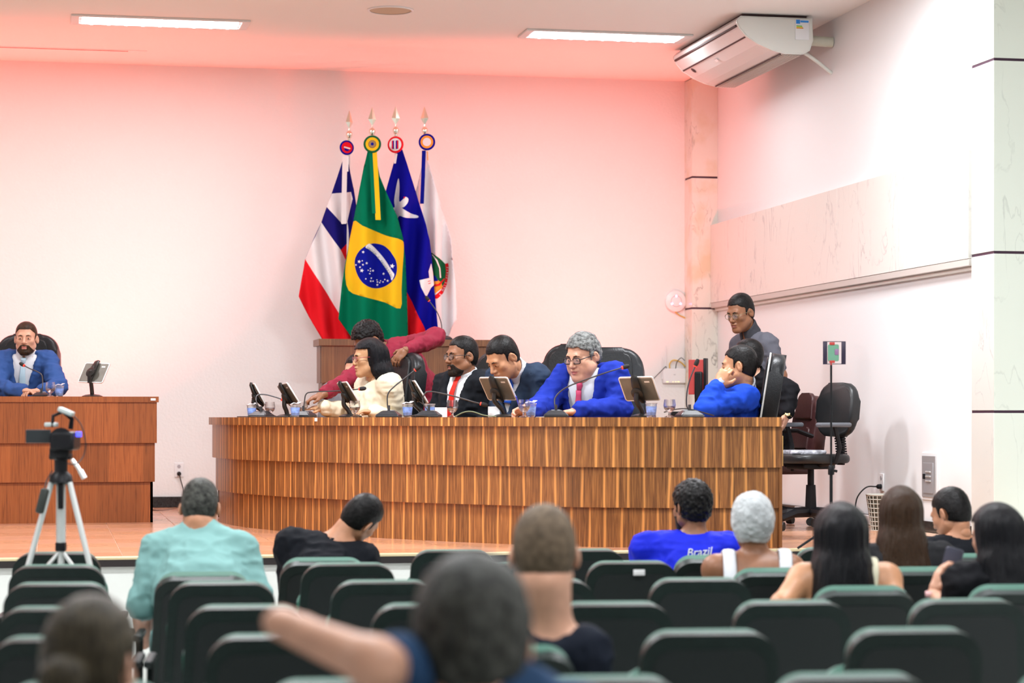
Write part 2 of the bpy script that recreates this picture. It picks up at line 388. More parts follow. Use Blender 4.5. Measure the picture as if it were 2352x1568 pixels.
k_split = min(range(len(dpath)), key=lambda i: abs((CX+FPX*(CS*dpath[i].x-SN*dpath[i].y)/(SN*dpath[i].x+CS*dpath[i].y))-768))/(len(dpath)-1)
zt = [.0, .23, .4625, .6975]
for ti in range(3):
    for a, b in ((0, k_split-.0005), (k_split, 1)):
        strip(dpath, .025*ti, zt[ti], zt[ti+1]+(.0 if ti == 2 else .03), .018, m_vmain, desk, 'veneer_panel', a, b, ti*3.37, OZ)
strip(dpath, .075, .6975, .75, .03, m_vmain, desk, 'edge_band', 0, 1, 11.3, OZ)
def offs(i, d):
    t = (dpath[min(i+1, len(dpath)-1)]-dpath[max(i-1, 0)]).normalized(); return dpath[i]+Vector((t.y, -t.x, 0))*d-OZ
poly = [offs(i, .046) for i in range(len(dpath))] + [offs(i, -.54) for i in range(len(dpath)-1, -1, -1)]
bm = bmesh.new(); n_ = len(dpath)
for z in (.715, .748):
    vv = [bm.verts.new((*p.xy, z)) for p in poly]
    for i in range(n_-1): bm.faces.new([vv[i], vv[i+1], vv[2*n_-2-i], vv[2*n_-1-i]])
bm.verts.ensure_lookup_table()
for i in range(2*n_): bm.faces.new([bm.verts[i], bm.verts[(i+1) % (2*n_)], bm.verts[2*n_+(i+1) % (2*n_)], bm.verts[2*n_+i]])
bmesh.ops.recalc_face_normals(bm, faces=bm.faces[:]); me = bpy.data.meshes.new('desk_top'); bm.to_mesh(me); bm.free(); finish(me, 'desk_top', m_topw, desk, None)
# right end: closing board with pale ply edge, stepped inner boards
e0, e1 = offs(n_-1, .04), offs(n_-1, -.53); dr = (e1-e0).normalized(); nr = Vector((dr.y, -dr.x, 0)) if (dr.y) > 0 else Vector((-dr.y, dr.x, 0))
Rq = Matrix((dr, Vector((-dr.y, dr.x, 0)), UP)).transposed()
mid = (e0+e1)/2
MB().box((mid.x, mid.y, .35), ((e1-e0).length, .018, .69), .002, Rq).build('end_panel', m_vmain, desk)
for j, (z0, z1, dx) in enumerate(((.02, .22, .03), (.24, .44, .045), (.46, .64, .06))):
    c = e1 + Vector((dr.y, -dr.x, 0))*-.0 + nr*(dx*.5+.01) - dr*.06
    MB().box((c.x, c.y, (z0+z1)/2), (.03, dx+.05, z1-z0), .002, Rq).build('back_board', m_ply, desk)
MB().box((*(offs(0, 0)+Vector((.26, 0, 0))).xy, .35), (.54, .018, .69), .002).build('end_panel', m_vmain, desk)
st_ = MB().box((0, 0, 0), (.03, .002, .022)).build('asset_tag', m_white, desk)
ts = min(range(n_), key=lambda i: abs((CX+FPX*(CS*dpath[i].x-SN*dpath[i].y)/(SN*dpath[i].x+CS*dpath[i].y))-751)); tp = offs(ts, .077); st_.location = (tp.x, tp.y, .735)
tv = dpath[ts+1]-dpath[ts-1]; st_.rotation_euler = (0, 0, math.atan2(tv.y, tv.x))

def straight_desk(name, label, x0, x1, y, z, tiers, mat, depth, cap, ov):
    t = thing(name, label, 'desk' if name != 'lectern' else 'lectern', ((x0+x1)/2, y, z)); hw = (x1-x0)/2; z0 = 0
    for j, h in enumerate(tiers):
        off = .022*j
        strip([Vector((-hw-off*.6, 0, 0)), Vector((hw+off*.6, 0, 0))], off, z0, z0+h+(.0 if j == len(tiers)-1 else .02), .018, mat, t, 'veneer_panel', 0, 1, j*1.7)
        for s in (-1, 1):
            xx = s*(hw+off*.6)
            pa = [Vector((xx, .0, 0)), Vector((xx, depth-.05, 0))] if s > 0 else [Vector((xx, depth-.05, 0)), Vector((xx, 0, 0))]
            strip(pa, 0, z0, z0+h, .018, mat, t, 'side_panel', 0, 1, j*2.1+s)
        z0 += h
    off = .022*len(tiers)+ov
    strip([Vector((-hw-off*.7, 0, 0)), Vector((hw+off*.7, 0, 0))], off, z0, z0+cap, .03, mat, t, 'edge_band', 0, 1, 5.1)
    for s in (-1, 1):
        xx = s*(hw+off*.7); strip([Vector((xx, -off+.03, 0)), Vector((xx, depth, 0))] if s > 0 else [Vector((xx, depth, 0)), Vector((xx, -off+.03, 0))], 0, z0, z0+cap, .03, mat, t, 'edge_band', 0, 1, 7.7)
    MB().b2((-hw-off*.7+.03, -off+.03, z0+.003), (hw+off*.7-.03, depth, z0+cap-.002)).build('desk_top', m_topw if mat is m_vleft else M('lectern_top', (.2, .09, .04), .4), t)
    return t
ld_ = straight_desk('side_desk', 'red-brown wooden desk with three lapped front boards', -2.6, .71, 16.36, STAGE, (.29, .277, .29), m_vleft, .72, .04, -.01)
LTOP = STAGE + .897
tg = MB().box((1.655, -.064, .877), (.035, .002, .016)).build('asset_tag', m_white, ld_)
lc = P(742, 900, 17.9); lc2 = P(1098, 900, 18.15)
lect = straight_desk('lectern', 'tall plain brown wooden lectern below the four flags', lc.x, lc2.x, 17.68, STAGE, (.34, .34, .34, .29), m_vlect, .30, .052, .0)
LECT_TOP = STAGE + 1.362
struct(MB().b2((-1.5, 17.1, STAGE), (.12, 18.2, STAGE+.15), .004).build('platform', m_topw))

# ================================================================== seats
def plate(outline, th, bev, mx, mb, seg=3):
    t = bmesh.new(); a = [t.verts.new((x, y, -th/2)) for x, y in outline]; b = [t.verts.new((x, y, th/2)) for x, y in outline]; k = len(outline)
    fa, fb = t.faces.new(a[::-1]), t.faces.new(b)
    for i in range(k): t.faces.new([a[i], a[(i+1) % k], b[(i+1) % k], b[i]])
    bmesh.ops.bevel(t, geom=list(fa.edges)+list(fb.edges), offset=bev, segments=seg, affect='EDGES', profile=.5)
    bmesh.ops.transform(t, matrix=mx, verts=t.verts[:]); mb.merge(t); return mb
def outline_back(wt, wb, h, r, n=10):
    """rounded-top back: local x across, y up from 0 to h; slightly wider at the foot"""
    pts = [(wb/2, 0)]
    ang = math.atan2((wb-wt)/2, h)
    pts += [(wt/2-r+r*math.cos(math.radians(a)), h-r+r*math.sin(math.radians(a))) for a in [90*i/n for i in range(n+1)]]
    pts += [(-x, y) for x, y in pts[::-1]]
    return pts
XZ = Matrix(((1, 0, 0, 0), (0, 0, -1, 0), (0, 1, 0, 0), (0, 0, 0, 1)))   # local xy plate stood upright (x across, z up)
m_shell = M('charcoal_green_shell', (.011, .019, .017), .45, spec=.25, var=.1, vs=30, bump=.1, bs=300)
m_panel = M('charcoal_back_panel', (.013, .017, .017), .5, spec=.3, bump=.15, bs=260)
m_cush = M('green_upholstery', (.016, .11, .07), .7, sheen=.3, bump=.2, bs=200)
m_leg = M('dark_metal', (.02, .02, .022), .4, metal=.6)
def aud_chair():
    """hall seat facing +y; back top at z .935; origin on the floor under the back"""
    t = thing('auditorium_chair', 'x', 'chair')
    tilt = Matrix.Translation((0, 0, .42)) @ Matrix.Rotation(math.radians(7), 4, 'X')
    mb = MB(); plate(outline_back(.405, .47, .52, .085), .045, .016, tilt @ XZ, mb, 5)
    sh = mb.build('back_shell', m_shell, t)
    mb = MB(); plate([(x, y+.03) for x, y in outline_back(.335, .39, .445, .06)], .008, .003, tilt @ Matrix.Translation((0, -.0215, 0)) @ XZ, mb)
    pn = mb.build('back_panel', m_panel, sh)
    mb = MB(); plate([(x, y+.02) for x, y in outline_back(.385, .44, .50, .08)], .05, .02, tilt @ Matrix.Translation((0, .035, 0)) @ XZ, mb)
    mb.build('back_cushion', m_cush, t)
    mb = MB(); plate(rrect(.44, .42, .06), .075, .02, Matrix.Translation((0, .27, .43)) @ Matrix.Rotation(math.radians(4), 4, 'X'), mb)
    mb.build('seat', m_cush, t)
    for s in (-1, 1):
        MB().box((s*.285, .2, .62), (.036, .34, .03), .01).build('armrest', m_panel, t)
        MB().tube([(s*.285, .2, .61), (s*.285, .16, .3), (s*.285, .16, .02)], .016, 8, flat=.9).b2((s*.285-.018, .0, 0), (s*.285+.018, .32, .02), .004).build('leg', m_leg, t)
    MB().tube([(-.285, .16, .36), (.285, .16, .36)], .016, 8).build('crossbar', m_leg, t)
    return t
ROW = dict(A=10.6, B=9.67, C=8.61, D=7.5, E=6.46, F=5.3, G=4.25)
def seat_xy(r, c):
    if (r, c) == ('G', 1): return .74, 3.70
    x = .03+.613*c + (.05 if r == 'F' else 0) + (.03 if r == 'E' and c > 1 else 0); return x, ROW[r]-.1*(x-1.9)
RZ = -math.atan(.1)
proto = aud_chair(); used = False
rown = dict(A='front', B='second', C='third', D='fourth', E='fifth', F='sixth', G='seventh')
occ = {('B', 1): 'behind the person in the teal shirt', ('A', 2): 'behind the slumped person in black', ('A', 5): 'behind the person in the blue shirt', ('B', 5): 'behind the person in the white hair net', ('B', 6): 'behind the person with long brown hair', ('A', 7): 'behind the person with the faded haircut',
       ('C', 5): 'behind the person with waist-long black hair', ('C', 6): 'behind the person holding up the phone', ('E', 2): 'behind the person with the shaved head', ('G', 1): 'behind the person stretching a bare arm', ('G', 0): 'behind the person with a hair bun'}
seats = [('A', c) for c in (0, 2, 3, 4, 5, 6, 7)]+[('B', c) for c in (0, 1, 2, 3, 4, 5, 6)]+[('C', c) for c in range(0, 7)]+[('D', c) for c in range(0, 6)]+[('E', c) for c in range(0, 5)]+[('F', c) for c in range(0, 5)]+[('G', 0), ('G', 1)]
for r, c in seats:
    x, y = seat_xy(r, c)
    if (r, c) in occ: lab = 'reclined charcoal and green hall seat %s' % occ[(r, c)]
    else: lab = 'empty charcoal hall seat, %s from the aisle end, %s row from the stage' % (['first', 'second', 'third', 'fourth', 'fifth', 'sixth', 'seventh'][c], rown[r])
    if (r, c) == ('B', 4): lab = 'empty charcoal hall seat with a white sticker in the second row from the stage'
    if not used: o = proto; used = True; o.location = (x, y, 0); o.rotation_euler = (0, 0, RZ); o['label'] = lab; o['group'] = 'hall seats in rows'
    else: o = dup(proto, (x, y, 0), RZ, lab, 'hall seats in rows')
    if (r, c) in occ:
        o.location.y -= .01
        for ch in o.children:
            if ch.name.startswith('back'):          # the back leans away under the sitter
                ch.matrix_basis = Matrix.Translation((0, 0, .42)) @ Matrix.Rotation(math.radians(17), 4, 'X') @ Matrix.Translation((0, 0, -.42))
            elif ch.name.startswith('seat'): ch.matrix_basis = Matrix()      # and the seat is down
    else:
        for ch in o.children:
            if ch.name.startswith('seat'):          # empty seats fold up
                ch.matrix_basis = Matrix.Translation((0, .09, .43)) @ Matrix.Rotation(math.radians(76), 4, 'X') @ Matrix.Translation((0, -.09, -.43))
    if (r, c) == ('B', 4):
        MB().b2((.0, -.105, .885), (.05, -.102, .91), .001).build('seat_label', m_white, o)

m_leather = M('black_leather', (.010, .011, .013), .36, spec=.35, bump=.12, bs=120)
m_leather2 = M('black_leather_panel', (.013, .014, .015), .42, spec=.3, bump=.15, bs=90)
m_leather_r = M('oxblood_leather', (.055, .018, .018), .4, bump=.12, bs=120)
m_piping = M('pale_piping', (.55, .55, .52), .5)
def exec_chair(name, label, loc, rz, mat=m_leather, top=1.2, w=.50, piping=False, group='leather office chairs at the desks', cat='chair', arms=True, sw=.5):
    """swivel chair facing +y, origin on floor under the seat"""
    t = thing(name, label, cat, loc, rz, group)
    tl = Matrix.Translation((0, -.2, .47)) @ Matrix.Rotation(math.radians(9), 4, 'X')
    H = (top-.47)/math.cos(math.radians(9))
    mb = MB(); plate(outline_back(w*.82, w, H, .14, 8), .1, .035, tl @ XZ, mb, 4); bk = mb.build('backrest', mat, t, True)
    mb = MB(); plate([(x, y+.08) for x, y in outline_back(w*.55, w*.62, H*.42, .06, 6)], .03, .012, tl @ Matrix.Translation((0, .05, H*.42)) @ XZ, mb)
    plate([(x, y+.02) for x, y in outline_back(w*.6, w*.62, H*.36, .04, 6)], .03, .012, tl @ Matrix.Translation((0, .05, .03)) @ XZ, mb)
    mb.build('cushion', m_leather2 if mat is m_leather else mat, bk)
    if piping:
        o2 = outline_back(w*.82, w, H, .14, 8); MB().tube([tl @ XZ @ Vector((x*.99, y*.995, -.048)) for x, y in o2], .006, 6).build('piping', m_piping, bk)
    mb = MB(); plate(rrect(sw, .48, .08), .1, .035, Matrix.Translation((0, .06, .41)), mb, 4); mb.build('seat', mat, t, True)
    xa = max(.285, w/2+.04)
    for s in (-1, 1) if arms else ():
        MB().tube([(s*xa, -.12, .62), (s*(xa+.01), .0, .66), (s*(xa+.01), .2, .655), (s*xa, .26, .62)], .026, 8, flat=.6).tube([(s*xa, .05, .64), (s*(xa-.01), .06, .45), (s*.2, .06, .385)], .016, 8).build('armrest', m_black, t)
    MB().tube([(0, .06, .37), (0, .06, .2), (0, .06, .1)], [.03, .03, .035], 12).build('column', m_black, t)
    for j in range(5):
        a = math.radians(72*j+18); ca, sa = math.cos(a), math.sin(a)
        f = MB().tube([(0, .06, .12), (.28*ca, .06+.28*sa, .085)], [.03, .02], 8).build('base_arm', m_black, t)
        MB().lathe([(.001, -.022), (.028, -.022), (.03, 0), (.028, .022), (.001, .022)], 14, Matrix.Translation((.28*ca, .06+.28*sa, .03)) @ Matrix.Rotation(a, 4, 'Z') @ Matrix.Rotation(math.pi/2, 4, 'X')).build('caster', m_blackrub, f)
    return t
# ================================================================== things on the desks
DT = [(440, 16.6), (483, 16.2), (552, 15.42), (651, 14.89), (862, 14.08), (984, 13.73), (1171, 13.36), (1319, 13.09), (1457, 13.06), (1793, 12.95)]
def dd(px, inn=.25):
    for (a, da), (b, db) in zip(DT, DT[1:]):
        if a <= px <= b: return da+(db-da)*(px-a)/(b-a)+inn
    return 13.2
m_mic = M('microphone_foam', (.02, .018, .018), .8)
m_ring = M('red_ring', (.75, .06, .04), .4, emit=(1, .06, .03), es=.4)
m_neck = M('gooseneck', (.07, .07, .075), .35, metal=.5)
m_micbase = M('microphone_base', (.02, .022, .026), .3)
m_micface = M('microphone_face', (.22, .25, .28), .4)
def mic(base, pts, label, z, d, turn=0, dpt=0, small=False):
    """base pixel x, gooseneck pixel points ending at the head"""
    b = P(base, HY, d); t = thing('microphone', label, 'microphone', (b.x, b.y, z), 0, 'gooseneck desk microphones')
    R = Matrix.Rotation(-TH+turn, 4, 'Z'); k = .85 if small else 1
    mb = MB(); t2 = bmesh.new()
    lo = [(-.075*k, -.06*k), (.075*k, -.06*k), (.075*k, .06*k), (-.075*k, .06*k)]; hi = [(-.04*k, -.02*k), (.04*k, -.02*k), (.035*k, .04*k), (-.035*k, .04*k)]
    va = [t2.verts.new((x, y, 0)) for x, y in lo]; vm_ = [t2.verts.new((x, y, .012)) for x, y in lo]; vb = [t2.verts.new((x, y, .042*k)) for x, y in hi]
    t2.faces.new(va[::-1]); t2.faces.new(vb)
    for A, B in ((va, vm_), (vm_, vb)):
        for i in range(4): t2.faces.new([A[i], A[(i+1) % 4], B[(i+1) % 4], B[i]])
    bmesh.ops.bevel(t2, geom=t2.edges[:], offset=.005, segments=2, affect='EDGES'); bmesh.ops.transform(t2, matrix=R, verts=t2.verts[:]); mb.merge(t2); mb.build('base', m_micbase, t)
    MB().box(R @ Vector((0, .052*k, .028*k)), (.055*k, .03, .02), .003, (Matrix.Rotation(-TH+turn, 3, 'Z') @ Matrix.Rotation(math.radians(-50), 3, 'X'))).build('button_panel', m_micface, t)
    n = len(pts); W = [P(x, y, d+dpt*i/(n-1)) - t.location for i, (x, y) in enumerate(pts)]
    W = smoothpath([Vector((0, 0, .035))] + W, 6); head = W[-1]; dirv = (W[-1]-W[-4]).normalized()
    mb = MB(); mb.tube(W, .0042, 8); mb.tube([Vector((0, 0, .03)), Vector((0, 0, .075*k))], .0085, 10); mb.build('gooseneck', m_neck, t)
    q = dirv.to_track_quat('Z', 'Y').to_matrix().to_4x4()
    h = MB().lathe([(.001, .045), (.009, .042), (.0135, .03), (.014, .012), (.011, 0), (.008, -.004)], 14, Matrix.Translation(head) @ q).build('microphone_head', m_mic, t)
    MB().lathe([(.008, -.007), (.0105, -.006), (.0115, .0), (.009, .002)], 14, Matrix.Translation(head) @ q).build('light_ring', m_ring, h)
    return t
mic(600, [(588, 920), (592, 907), (610, 906), (630, 911), (648, 917)], 'gooseneck microphone at the far curved end of the striped desk', DTOP, dd(597, .2), -.5, .1)
mic(697, [(699, 925), (703, 905), (718, 900), (760, 898), (800, 896), (826, 893)], 'gooseneck microphone stretched level towards the person in the cream blouse', DTOP, dd(697, .2), -.4, -.02)
mic(893, [(890, 930), (891, 905), (905, 888), (930, 868), (954, 849)], 'gooseneck microphone standing up beside the person in the cream blouse', DTOP, dd(893, .18), -.2, .0)
mic(985, [(972, 925), (975, 905), (990, 899), (1040, 909), (1085, 922), (1105, 927)], 'gooseneck microphone drooping in front of the person with the red tie', DTOP, dd(985, .2), -.2, .0)
mic(1277, [(1275, 935), (1276, 912), (1300, 890), (1350, 870), (1400, 853), (1430, 844)], 'gooseneck microphone crossing in front of the grey-haired person in blue', DTOP, dd(1277, .2), 0, .1)
mic(1584, [(1577, 930), (1578, 900), (1585, 870), (1597, 840)], 'gooseneck microphone standing before the person leaning on a fist', DTOP, dd(1584, .3), .3, .0)
mic(95, [(98, 885), (96, 862), (85, 853), (68, 846), (55, 839)], 'gooseneck microphone on the red-brown desk', LTOP, 16.45, 0, .1, True)
mic(1022, [(1016, 765), (1013, 740), (1003, 715), (985, 690)], 'gooseneck microphone on top of the tall lectern', LECT_TOP, 18.04, 0, .0, True)

m_tabback = M('tablet_back', (.17, .165, .14), .35, metal=.3, var=.2, vs=8)
m_tabedge = M('tablet_silver_edge', (.75, .75, .74), .3, metal=.4)
m_screen = M('tablet_screen', (.02, .02, .025), .1)
m_stand = M('tablet_stand_black', (.014, .013, .012), .4)
def tablet(q, d, z, base_px, label, w=.245, h=.165):
    s = d/FPX; TL, TR, BR, BL = [Vector((a, b)) for a, b in q]
    e1 = ((TR-TL)+(BR-BL))/2*s; e2 = ((BL-TL)+(BR-TR))/2*s
    a1 = math.sqrt(max(.0004, w*w-e1.length_squared)); a2 = math.sqrt(max(.0004, h*h-e2.length_squared))
    dz1 = -a1; dz2 = a2*.5 if abs(e1.dot(e2)) < 1e-9 else -e1.dot(e2)/dz1
    V1 = RT*e1.x + AW*dz1 - UP*e1.y; V2 = RT*e2.x + AW*dz2 - UP*e2.y
    X = V1.normalized(); Y = (-(V2 - X*V2.dot(X))).normalized(); Z = X.cross(Y)          # Z: towards the camera side (back of the tablet)
    c = P(sum(p.x for p in (TL, TR, BR, BL))/4, sum(p.y for p in (TL, TR, BR, BL))/4, d)
    b = P(base_px, HY, d); t = thing('tablet_on_stand', label, 'tablet', (b.x, b.y, z), 0, 'tablets on desk stands')
    mx = Matrix.Translation(c-t.location) @ Matrix((X, Y, Z)).transposed().to_4x4()
    mb = MB(); plate(rrect(w, h, .012), .009, .003, mx, mb); tb = mb.build('tablet', m_tabedge, t)
    mb = MB(); plate(rrect(w-.014, h-.014, .008), .002, .0006, mx @ Matrix.Translation((0, 0, .0046)), mb, 1); mb.build('tablet_back', m_tabback, tb)
    mb = MB(); plate(rrect(w-.016, h-.016, .006), .002, .0006, mx @ Matrix.Translation((0, 0, -.0046)), mb, 1); mb.build('screen', m_screen, tb)
    MB().box(mx @ Vector((w*.3, h*.3, .006)), (.035, .01, .001), 0, mx.to_3x3()).build('maker_mark', m_tabedge, tb)
    mb = MB(); mb.tube([mx @ Vector((0, h*.58, .006)), mx @ Vector((0, h*.5, .016)), mx @ Vector((0, h*.2, .022)), mx @ Vector((0, -h*.3, .02)), mx @ Vector((0, -h*.54, .008))], [.018, .024, .03, .026, .016], 10, flat=.5, ref=mx.to_3x3() @ Vector((0, 0, 1)))
    mb.build('clamp', m_stand, t)
    hub = mx @ Vector((0, -h*.05, .04))
    MB().lathe([(.001, -.012), (.036, -.01), (.04, .004), (.026, .012), (.001, .014)], 18, mx @ Matrix.Translation((0, -h*.08, .036))).build('joint_knob', m_stand, t)
    MB().tube(smoothpath([hub, hub+Vector((0, 0, -.06))*.8, Vector((hub.x*.35, hub.y*.35, max(.03, hub.z*.35))), Vector((0, 0, .012))], 5), [.028]*1 + [.025]*14 + [.02], 10, flat=.6).build('arm', m_stand, t)
    MB().lathe([(.075, 0), (.075, .008), (.05, .018), (.02, .022), (0, .022)], 28).build('base', m_stand, t)
    return t
tablet([(577, 884), (590, 887), (614, 924), (594, 926)], dd(600, .5), DTOP, 612, 'edge-on tablet on a black stand at the far curved end of the striped desk')
tablet([(633, 885), (667, 884), (689, 921), (662, 932)], dd(665, .45), DTOP, 660, 'tablet on a black stand touched by the hand from the burgundy sleeve')
tablet([(771, 879), (801, 879), (828, 924), (800, 927)], dd(800, .4), DTOP, 805, 'tablet on a black stand in front of the person in the cream blouse')
tablet([(942, 873), (951, 873), (989, 927), (969, 927)], dd(965, .5), DTOP, 972, 'narrow edge-on tablet on a stand between the leather chair and the red tie')
tablet([(1100, 866), (1165, 867), (1188, 918), (1122, 918)], dd(1145, .52), DTOP, 1160, 'silver-edged tablet on a stand hiding the chest of the person in navy')
tablet([(1420, 866), (1497, 866), (1516, 918), (1441, 920)], dd(1470, .42), DTOP, 1478, 'silver-edged tablet on a stand below the wall router')
tablet([(191, 835), (255, 838), (242, 877), (178, 875)], 16.55, LTOP, 212, 'tablet on a black stand on the red-brown desk')

m_cupclear = M('clear_plastic', (.92, .95, .98), .12, trans=.85, ior=1.2, alpha=.55)
m_label = M('blue_water_label', (.22, .36, .80), .4, var=.35, vs=40)
m_foil = M('peeled_foil', (.8, .8, .82), .3, metal=.3)
m_glass = M('drinking_glass', (1, 1, 1), .02, trans=1, ior=1.3, alpha=.7)
m_water = M('water', (.93, .95, 1), .02, trans=1, ior=1.33)
def cup(px, d, z, label, foil=True):
    b = P(px, HY, d); t = thing('water_cup', label, 'cup', (b.x, b.y, z), 0, 'sealed plastic water cups')
    MB().lathe([(.024, 0), (.026, .004), (.033, .078), (.036, .08), (.036, .084), (.032, .08), (.025, .006)], 20, cap=False).build('cup_wall', m_cupclear, t)
    MB().lathe([(.0265, .012), (.0322, .064), (.0312, .064), (.0255, .012)], 20, cap=False).build('printed_label', m_label, t)
    MB().lathe([(.0, .004), (.024, .004), (.0295, .06), (0, .06)], 16, cap=False).build('water', m_water, t)
    if foil: MB().tube([(-.03, 0, .084), (-.01, .005, .094), (.015, -.004, .09), (.03, .01, .1)], .018, 6, flat=.12).build('foil_lid', m_foil, t)
    return t
cup(578, dd(578, .3), DTOP, 'blue-labelled water cup at the far curved end of the striped desk')
cup(678, dd(678, .03), DTOP, 'blue-labelled water cup beside the stretched microphone')
cup(936, dd(936, .3), DTOP, 'blue-labelled water cup in front of the black leather chair')
cup(987, dd(987, .32), DTOP, 'blue-labelled water cup beside the white card', False)
cup(1219, dd(1219, .25), DTOP, 'blue-labelled water cup by the writing hand')
cup(1496, dd(1496, .2), DTOP, 'blue-labelled water cup in front of the tablet below the router', False)
cup(136, 16.54, LTOP, 'blue-labelled water cup on the red-brown desk')
def goblet(px, d, z, label):
    b = P(px, HY, d); t = thing('water_glass', label, 'glass', (b.x, b.y, z), 0, 'short-stemmed water glasses')
    MB().lathe([(.0, .001), (.03, .001), (.03, .004), (.008, .012), (.007, .026), (.02, .034), (.033, .052), (.036, .07), (.031, .105), (.0295, .105), (.0345, .07), (.0315, .053), (.0, .037)], 22, cap=False).build('glass_bowl', m_glass, t)
    MB().lathe([(0, .039), (.018, .043), (.031, .056), (.0335, .066), (0, .066)], 18, cap=False).build('water', m_water, t)
    return t
goblet(620, dd(620, .37), DTOP, 'water glass at the far curved end of the striped desk')
goblet(693, dd(693, .3), DTOP, 'water glass behind the stretched microphone base')
goblet(815, dd(815, .15), DTOP, 'water glass in front of the cream blouse')
goblet(1039, dd(1039, .25), DTOP, 'water glass in front of the red tie')
goblet(1204, dd(1204, .1), DTOP, 'water glass by the writing hand')
goblet(1538, dd(1538, .22), DTOP, 'water glass below the wall router')
goblet(116, 16.3, LTOP, 'water glass on the red-brown desk')
m_paper = M('white_paper', (.82, .83, .84), .7)
def card(px0, px1, y0, y1, d, z, label):
    a, b = P(px0, HY, d), P(px1, HY, d); h = (y1-y0)/FPX*d; c = (a+b)/2
    t = thing('table_card', label, 'card', (c.x, c.y, z), -TH, 'folded white table cards'); w_ = (b-a).length
    for s in (-1, 1): MB().box((0, s*.02, h/2), (w_, .0025, h), 0, Matrix.Rotation(s*math.atan2(.02, h), 3, 'X')).build('card_face', m_paper, t)
card(999, 1027, 934, 957, dd(1010, .62), DTOP, 'folded white table card in front of the person with the red tie')
card(1121, 1148, 932, 957, dd(1135, .55), DTOP, 'folded white table card below the tablet stand')
def sheet(px, d, z, label, w_=.21, l_=.3, a=0, th=.003):
    b = P(px, HY, d); o = MB().b2((-w_/2, -l_/2, 0), (w_/2, l_/2, th)).build('paper_sheet', m_paper); o.location = (b.x, b.y, z); o.rotation_euler = (0, 0, -TH+a); return tag(o, label, 'paper', 'papers lying on the desks')
sheet(1262, dd(1262, .42), DTOP, 'white paper under the writing hand', .16, .2)
sheet(22, 16.5, LTOP, 'white paper on the red-brown desk', .15, .12)
sheet(915, dd(915, .46), DTOP, 'white paper beside the upright microphone base', .2, .12)
m_cable = M('black_cable', (.02, .02, .02), .5)
m_cableg = M('green_grey_cable', (.16, .20, .12), .5)
def cable(name, pts, r, mat, label, cat='cable', group=None):
    W = smoothpath(pts, 6); o = Vector(pts[0]); return tag(MB().tube([p-o for p in W], r, 6).build(name, mat, None, True), label, cat, group), o
def put(pair): pair[0].location = pair[1]; return pair[0]
def onD(px, inn, h=.004): d = dd(px, inn); v = P(px, HY, d); v.z = DTOP+h; return v
put(cable('microphone_cable', [onD(545, .12), onD(575, .06), onD(600, .04), onD(640, .05), onD(662, .08)], .0035, m_cable, 'black cable lying along the far curved end of the striped desk'))
put(cable('microphone_cable', [onD(930, .1), onD(955, .06, .012), onD(990, .15)], .0035, m_cable, 'black cable lying by the leather chair on the striped desk'))
put(cable('microphone_cable', [onD(1045, .12, .004), onD(1065, .14, .03), onD(1085, .16, .034), onD(1112, .2, .012), onD(1140, .25, .004)], .0035, m_cableg, 'green-grey cable looping up in front of the red tie'))
put(cable('microphone_cable', [onD(1525, .4, .03), onD(1560, .38, .05), onD(1590, .36, .045), onD(1640, .45, .01)], .0035, m_cable, 'black cable looping beside the fist-leaning person on the striped desk'))
# small black box and recorder at the right seat
bx = P(1560, HY, dd(1560, .45)); t = thing('desk_organiser', 'small black box of stationery on the striped desk', 'box', (bx.x, bx.y, DTOP), -TH)
MB().b2((-.05, -.04, 0), (.07, .04, .035), .004).build('body', m_black, t); MB().b2((-.01, -.043, .006), (.05, -.039, .03), .002).build('face_plate', m_steel, t)
bx = P(1390+0, HY, 14.3)
# upright red panel with black edge and a black stand in front of it: the back of a tilted display
rp = P(1602, 905, 16.9); t = thing('red_display_panel', 'upright red panel with a black side edge standing before the marble pillar', 'panel', (rp.x, rp.y, STAGE+.02), -TH-.35)
m_redp = M('red_panel', (.50, .06, .055), .35)
MB().b2((-.065, -.02, .9), (.055, .02, 1.16), .004).build('panel', m_redp, t)
MB().b2((.052, -.03, .9), (.075, .03, 1.17), .004).build('side_edge', m_black, t)
MB().b2((-.01, -.06, .86), (.05, -.025, 1.07), .012).build('stand_back', m_black, t)
MB().tube([(0, 0, .92), (0, 0, .02)], .022, 10).b2((-.12, -.12, 0), (.12, .12, .02), .004).build('stand', m_black, t)
rp0 = t

